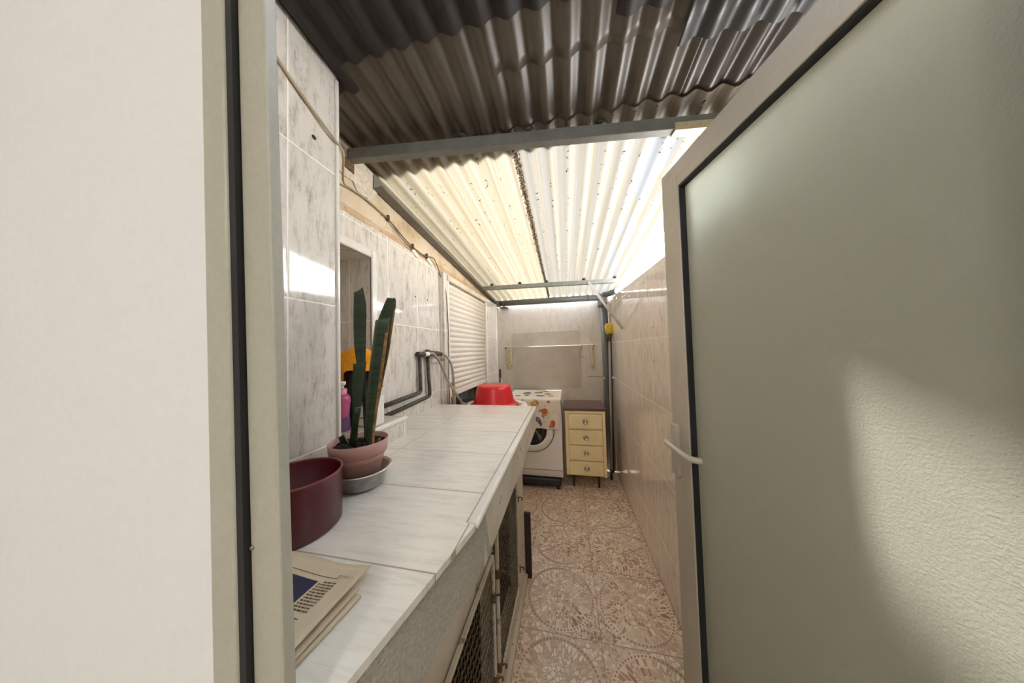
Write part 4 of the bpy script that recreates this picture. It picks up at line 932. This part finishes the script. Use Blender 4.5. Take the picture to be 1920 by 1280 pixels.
leafmesh([(-0.473, 1.540), (-0.485, 1.516), (-0.501, 1.48), (-0.508, 1.392), (-0.518, 1.305), (-0.529, 1.218), (-0.530, 1.135)], [(-0.449, 1.538), (-0.444, 1.527), (-0.455, 1.463), (-0.467, 1.391), (-0.488, 1.305), (-0.507, 1.219), (-0.520, 1.135)], 0.612, 0.606, 0.006, edge=lambda s, k: s >= 7 and k > 0.1)
leafmesh([(-0.542, 1.25), (-0.557, 1.197), (-0.566, 1.138)], [(-0.527, 1.247), (-0.542, 1.198), (-0.553, 1.138)], 0.575, 0.585, 0.008, 'cut_stub', nz=6)
leafmesh([(-0.622, 1.160), (-0.616, 1.145), (-0.606, 1.128)], [(-0.606, 1.169), (-0.598, 1.153), (-0.588, 1.136)], 0.60, 0.602, 0.009, 'cut_stub', nz=6)
leafmesh([(-0.487, 1.168), (-0.497, 1.150), (-0.500, 1.135)], [(-0.483, 1.167), (-0.490, 1.148), (-0.492, 1.135)], 0.59, 0.59, 0.002, 'dry_leaf', edge=lambda s, k: True, nz=4)

# newspaper
nw = thing('newspaper', 'folded newspaper on the counter in the near left corner', 'newspaper', (-0.40, 0.31, ZC))
NM = Matrix.Translation((-0.314, 0.362, ZC)) @ Matrix.Rotation(math.radians(-3), 4, 'Z')
def page(x0, x1, y0, y1, z, curl, name):
    q = MB(); q.M = NM
    def fn(u, v):
        x = x0 + (x1 - x0) * u; y = y0 + (y1 - y0) * v
        return (x, y, z + curl * (max(0, u - 0.55) / 0.45) ** 2 * (0.4 + 0.6 * v) + 0.0012 * math.sin(u * 7) * v)
    q.grid(fn, 20, 12); return q.build(name, 'news', nw, solid=0.0008)
page(-0.178, 0.009, -0.144, -0.034, 0.0015, 0.0, 'inner_page'); page(-0.178, 0.006, -0.144, -0.030, 0.0045, 0.0, 'inner_page')
page(-0.178, 0.0, -0.145, 0.0, 0.008, 0.007, 'front_page')
b = MB(); b.tube([NM @ Vector((0.008, -0.144, 0.003)), NM @ Vector((0.013, -0.036, 0.003))], 0.0028, 8); b.build('fold', 'news', nw)
def pz(x): u = (x + 0.178) / 0.178; return 0.0096 + 0.007 * (max(0, u - 0.55) / 0.45) ** 2
def quad(q, x0, x1, y0, y1, m=0, n=6, dz=0.0):
    A = []
    for i in range(n + 1):
        x = x0 + (x1 - x0) * i / n; v0 = 1 + y0 / 0.145; v1 = 1 + y1 / 0.145; u = (x + 0.178) / 0.178
        zf = lambda v: 0.0088 + 0.007 * (max(0, u - 0.55) / 0.45) ** 2 * (0.4 + 0.6 * v) + 0.0012 * math.sin(u * 7) * v + dz
        A.append((q.v((x, y0, zf(v0))), q.v((x, y1, zf(v1)))))
    for i in range(n): q.f([A[i][0], A[i + 1][0], A[i + 1][1], A[i][1]], m)
b = MB(); b.M = NM
quad(b, -0.165, -0.038, -0.0275, -0.0265, n=16)
quad(b, -0.0385, -0.0375, -0.0275, -0.0240)
lines = []
for k in range(11): lines.append((-0.0605, -0.031, -0.036 - k * 0.0042, k))
for k in range(5): lines.append((-0.0605, -0.0335, -0.088 - k * 0.0042 + 0.0, 20 + k))
for x0, x1, y, sd0 in lines:
    rr = random.Random(sd0); x = x0 + (0.006 if sd0 in (0,) else 0)
    while x < x1 - 0.001:
        w_ = rr.choice((0.002, 0.0035, 0.005, 0.0065)); quad(b, x, min(x + w_, x1), y, y + 0.0021, n=2); x += w_ + 0.0011
b.build('print', 'ink', nw)
b = MB(); b.M = NM; quad(b, -0.165, -0.0645, -0.078, -0.0355, n=14); b.build('picture', 'ink_blue', nw, label='dark blue picture block')
fc = bpy.data.curves.new('headline', 'FONT'); fc.body = 'POLÍTICA / 7'; fc.size = 0.0056; fc.align_x = 'LEFT'
fo = bpy.data.objects.new('headline', fc); C.objects.link(fo); fc.materials.append(MAT['ink'])
fo.matrix_world = NM @ Matrix.Translation((-0.0355, -0.0285, pz(-0.02) + 0.0005)) @ Matrix.Rotation(-0.06, 4, 'Y') @ Matrix.Diagonal((0.78, 1, 1, 1))
bpy.context.view_layer.update()
dg = bpy.context.evaluated_depsgraph_get(); me = bpy.data.meshes.new_from_object(fo.evaluated_get(dg)); mw = fo.matrix_world.copy(); bpy.data.objects.remove(fo)
me.transform(mw); ho = bpy.data.objects.new('headline', me); C.objects.link(ho); adopt(ho, nw)
if not me.materials: me.materials.append(MAT['ink'])

# niche contents
sb = thing('soap_bottle', 'magenta pump soap bottle on the niche ledge', 'bottle', (-0.80, 0.785, 1.113))
q0 = (-0.800, 0.785, 1.113)
b = MB(); b.lathe(q0, [(0, 0), (0.024, 0), (0.027, 0.004), (0.027, 0.03), (0.0245, 0.05), (0.0255, 0.075), (0.029, 0.105), (0.028, 0.118), (0.022, 0.130), (0, 0.131)], 32, mats=[1, 1, 1, 1, 0, 0, 0, 0, 0]); b.build('bottle_body', ['magenta_soap', 'violet_label'], sb)
b = MB(); b.lathe(q0, [(0.017, 0.129), (0.0175, 0.150), (0.012, 0.152), (0, 0.152)], 24); b.build('collar', 'pink_cap', sb)
b = MB(); b.lathe(q0, [(0.008, 0.150), (0.008, 0.164), (0.014, 0.166), (0.014, 0.176), (0, 0.178)], 20); b.tube([(q0[0], q0[1], q0[2] + 0.172), (q0[0] + 0.025, q0[1] - 0.012, q0[2] + 0.170)], 0.004, 8); b.build('pump', 'white_plastic', sb)
wb_ = thing('detergent_carton', 'white detergent carton behind the snake plant', 'carton', (-0.745, 0.86, 1.113))
b = MB(); b.box((-0.785, 0.83, 1.113), (-0.700, 0.885, 1.225), 0, 0.008); b.build('body', 'white_plastic', wb_)
for z in (1.195, 1.145):
    b = MB(); b.box((-0.765, 0.829, z), (-0.72, 0.8305, z + 0.006), 0); b.build('label_print', 'p_green', wb_)
bk = MB(); bk.lathe((-0.812, 0.870, 1.113), [(0, 0), (0.040, 0), (0.043, 0.005), (0.043, 0.20), (0.036, 0.215), (0, 0.216)], 32)
tag(bk.build('black_canister', 'black_plastic'), 'black canister under the orange cloth in the niche', 'canister')
b = MB()
def rag(u, v):
    a = 2 * math.pi * u; w = min(1.0, v / 0.6); r = 0.004 + 0.062 * math.sin(w * math.pi / 2)
    z = 0.060 * math.cos(w * math.pi / 2); fall = max(0.0, v - 0.6) / 0.4
    z -= fall * (0.055 + 0.035 * math.sin(2 * a + 0.4) + 0.012 * math.sin(5 * a)); r *= 1 + 0.06 * math.sin(4 * a + 1) * v + 0.10 * fall * math.sin(7 * a)
    return (-0.806 + 1.15 * r * math.cos(a) + 0.012 * fall, 0.868 + r * math.sin(a), 1.352 + z)
b.grid(rag, 60, 24)
vs_ = [b.v(rag(k / 60, 0)) for k in range(60)]; b.f(vs_)
tag(b.build('orange_cloth', 'orange_cloth', solid=0.002), 'bright orange cloth draped over a black canister in the niche', 'cloth')

# ---------------------------------------------------------------- fill lamp added in the unseen room to brighten the near parts
cl = thing('fill_lamp', 'round white ceiling lamp added as fill in the unseen room behind the doorway', 'lamp', (0.0, -1.3, 2.6))
def fill_lamp_mat():
    t = NT('fill_lamp_glow'); e = t.n('ShaderNodeEmission', {'Color': (1.0, 0.95, 0.86, 1), 'Strength': 32.0}); return t.done(e.outputs[0])
MAT['lamp'] = fill_lamp_mat()
b = MB(); b.lathe((0.0, -1.3, 2.6), [(0.17, 0.0), (0.17, -0.02), (0.16, -0.02)], 32); b.build('fill_lamp_base', 'white_plastic', cl)
b = MB(); b.lathe((0.0, -1.3, 2.6), [(0.16, -0.015), (0.15, -0.05), (0.10, -0.075), (0, -0.085)], 32); b.build('fill_lamp_shade', 'lamp', cl)
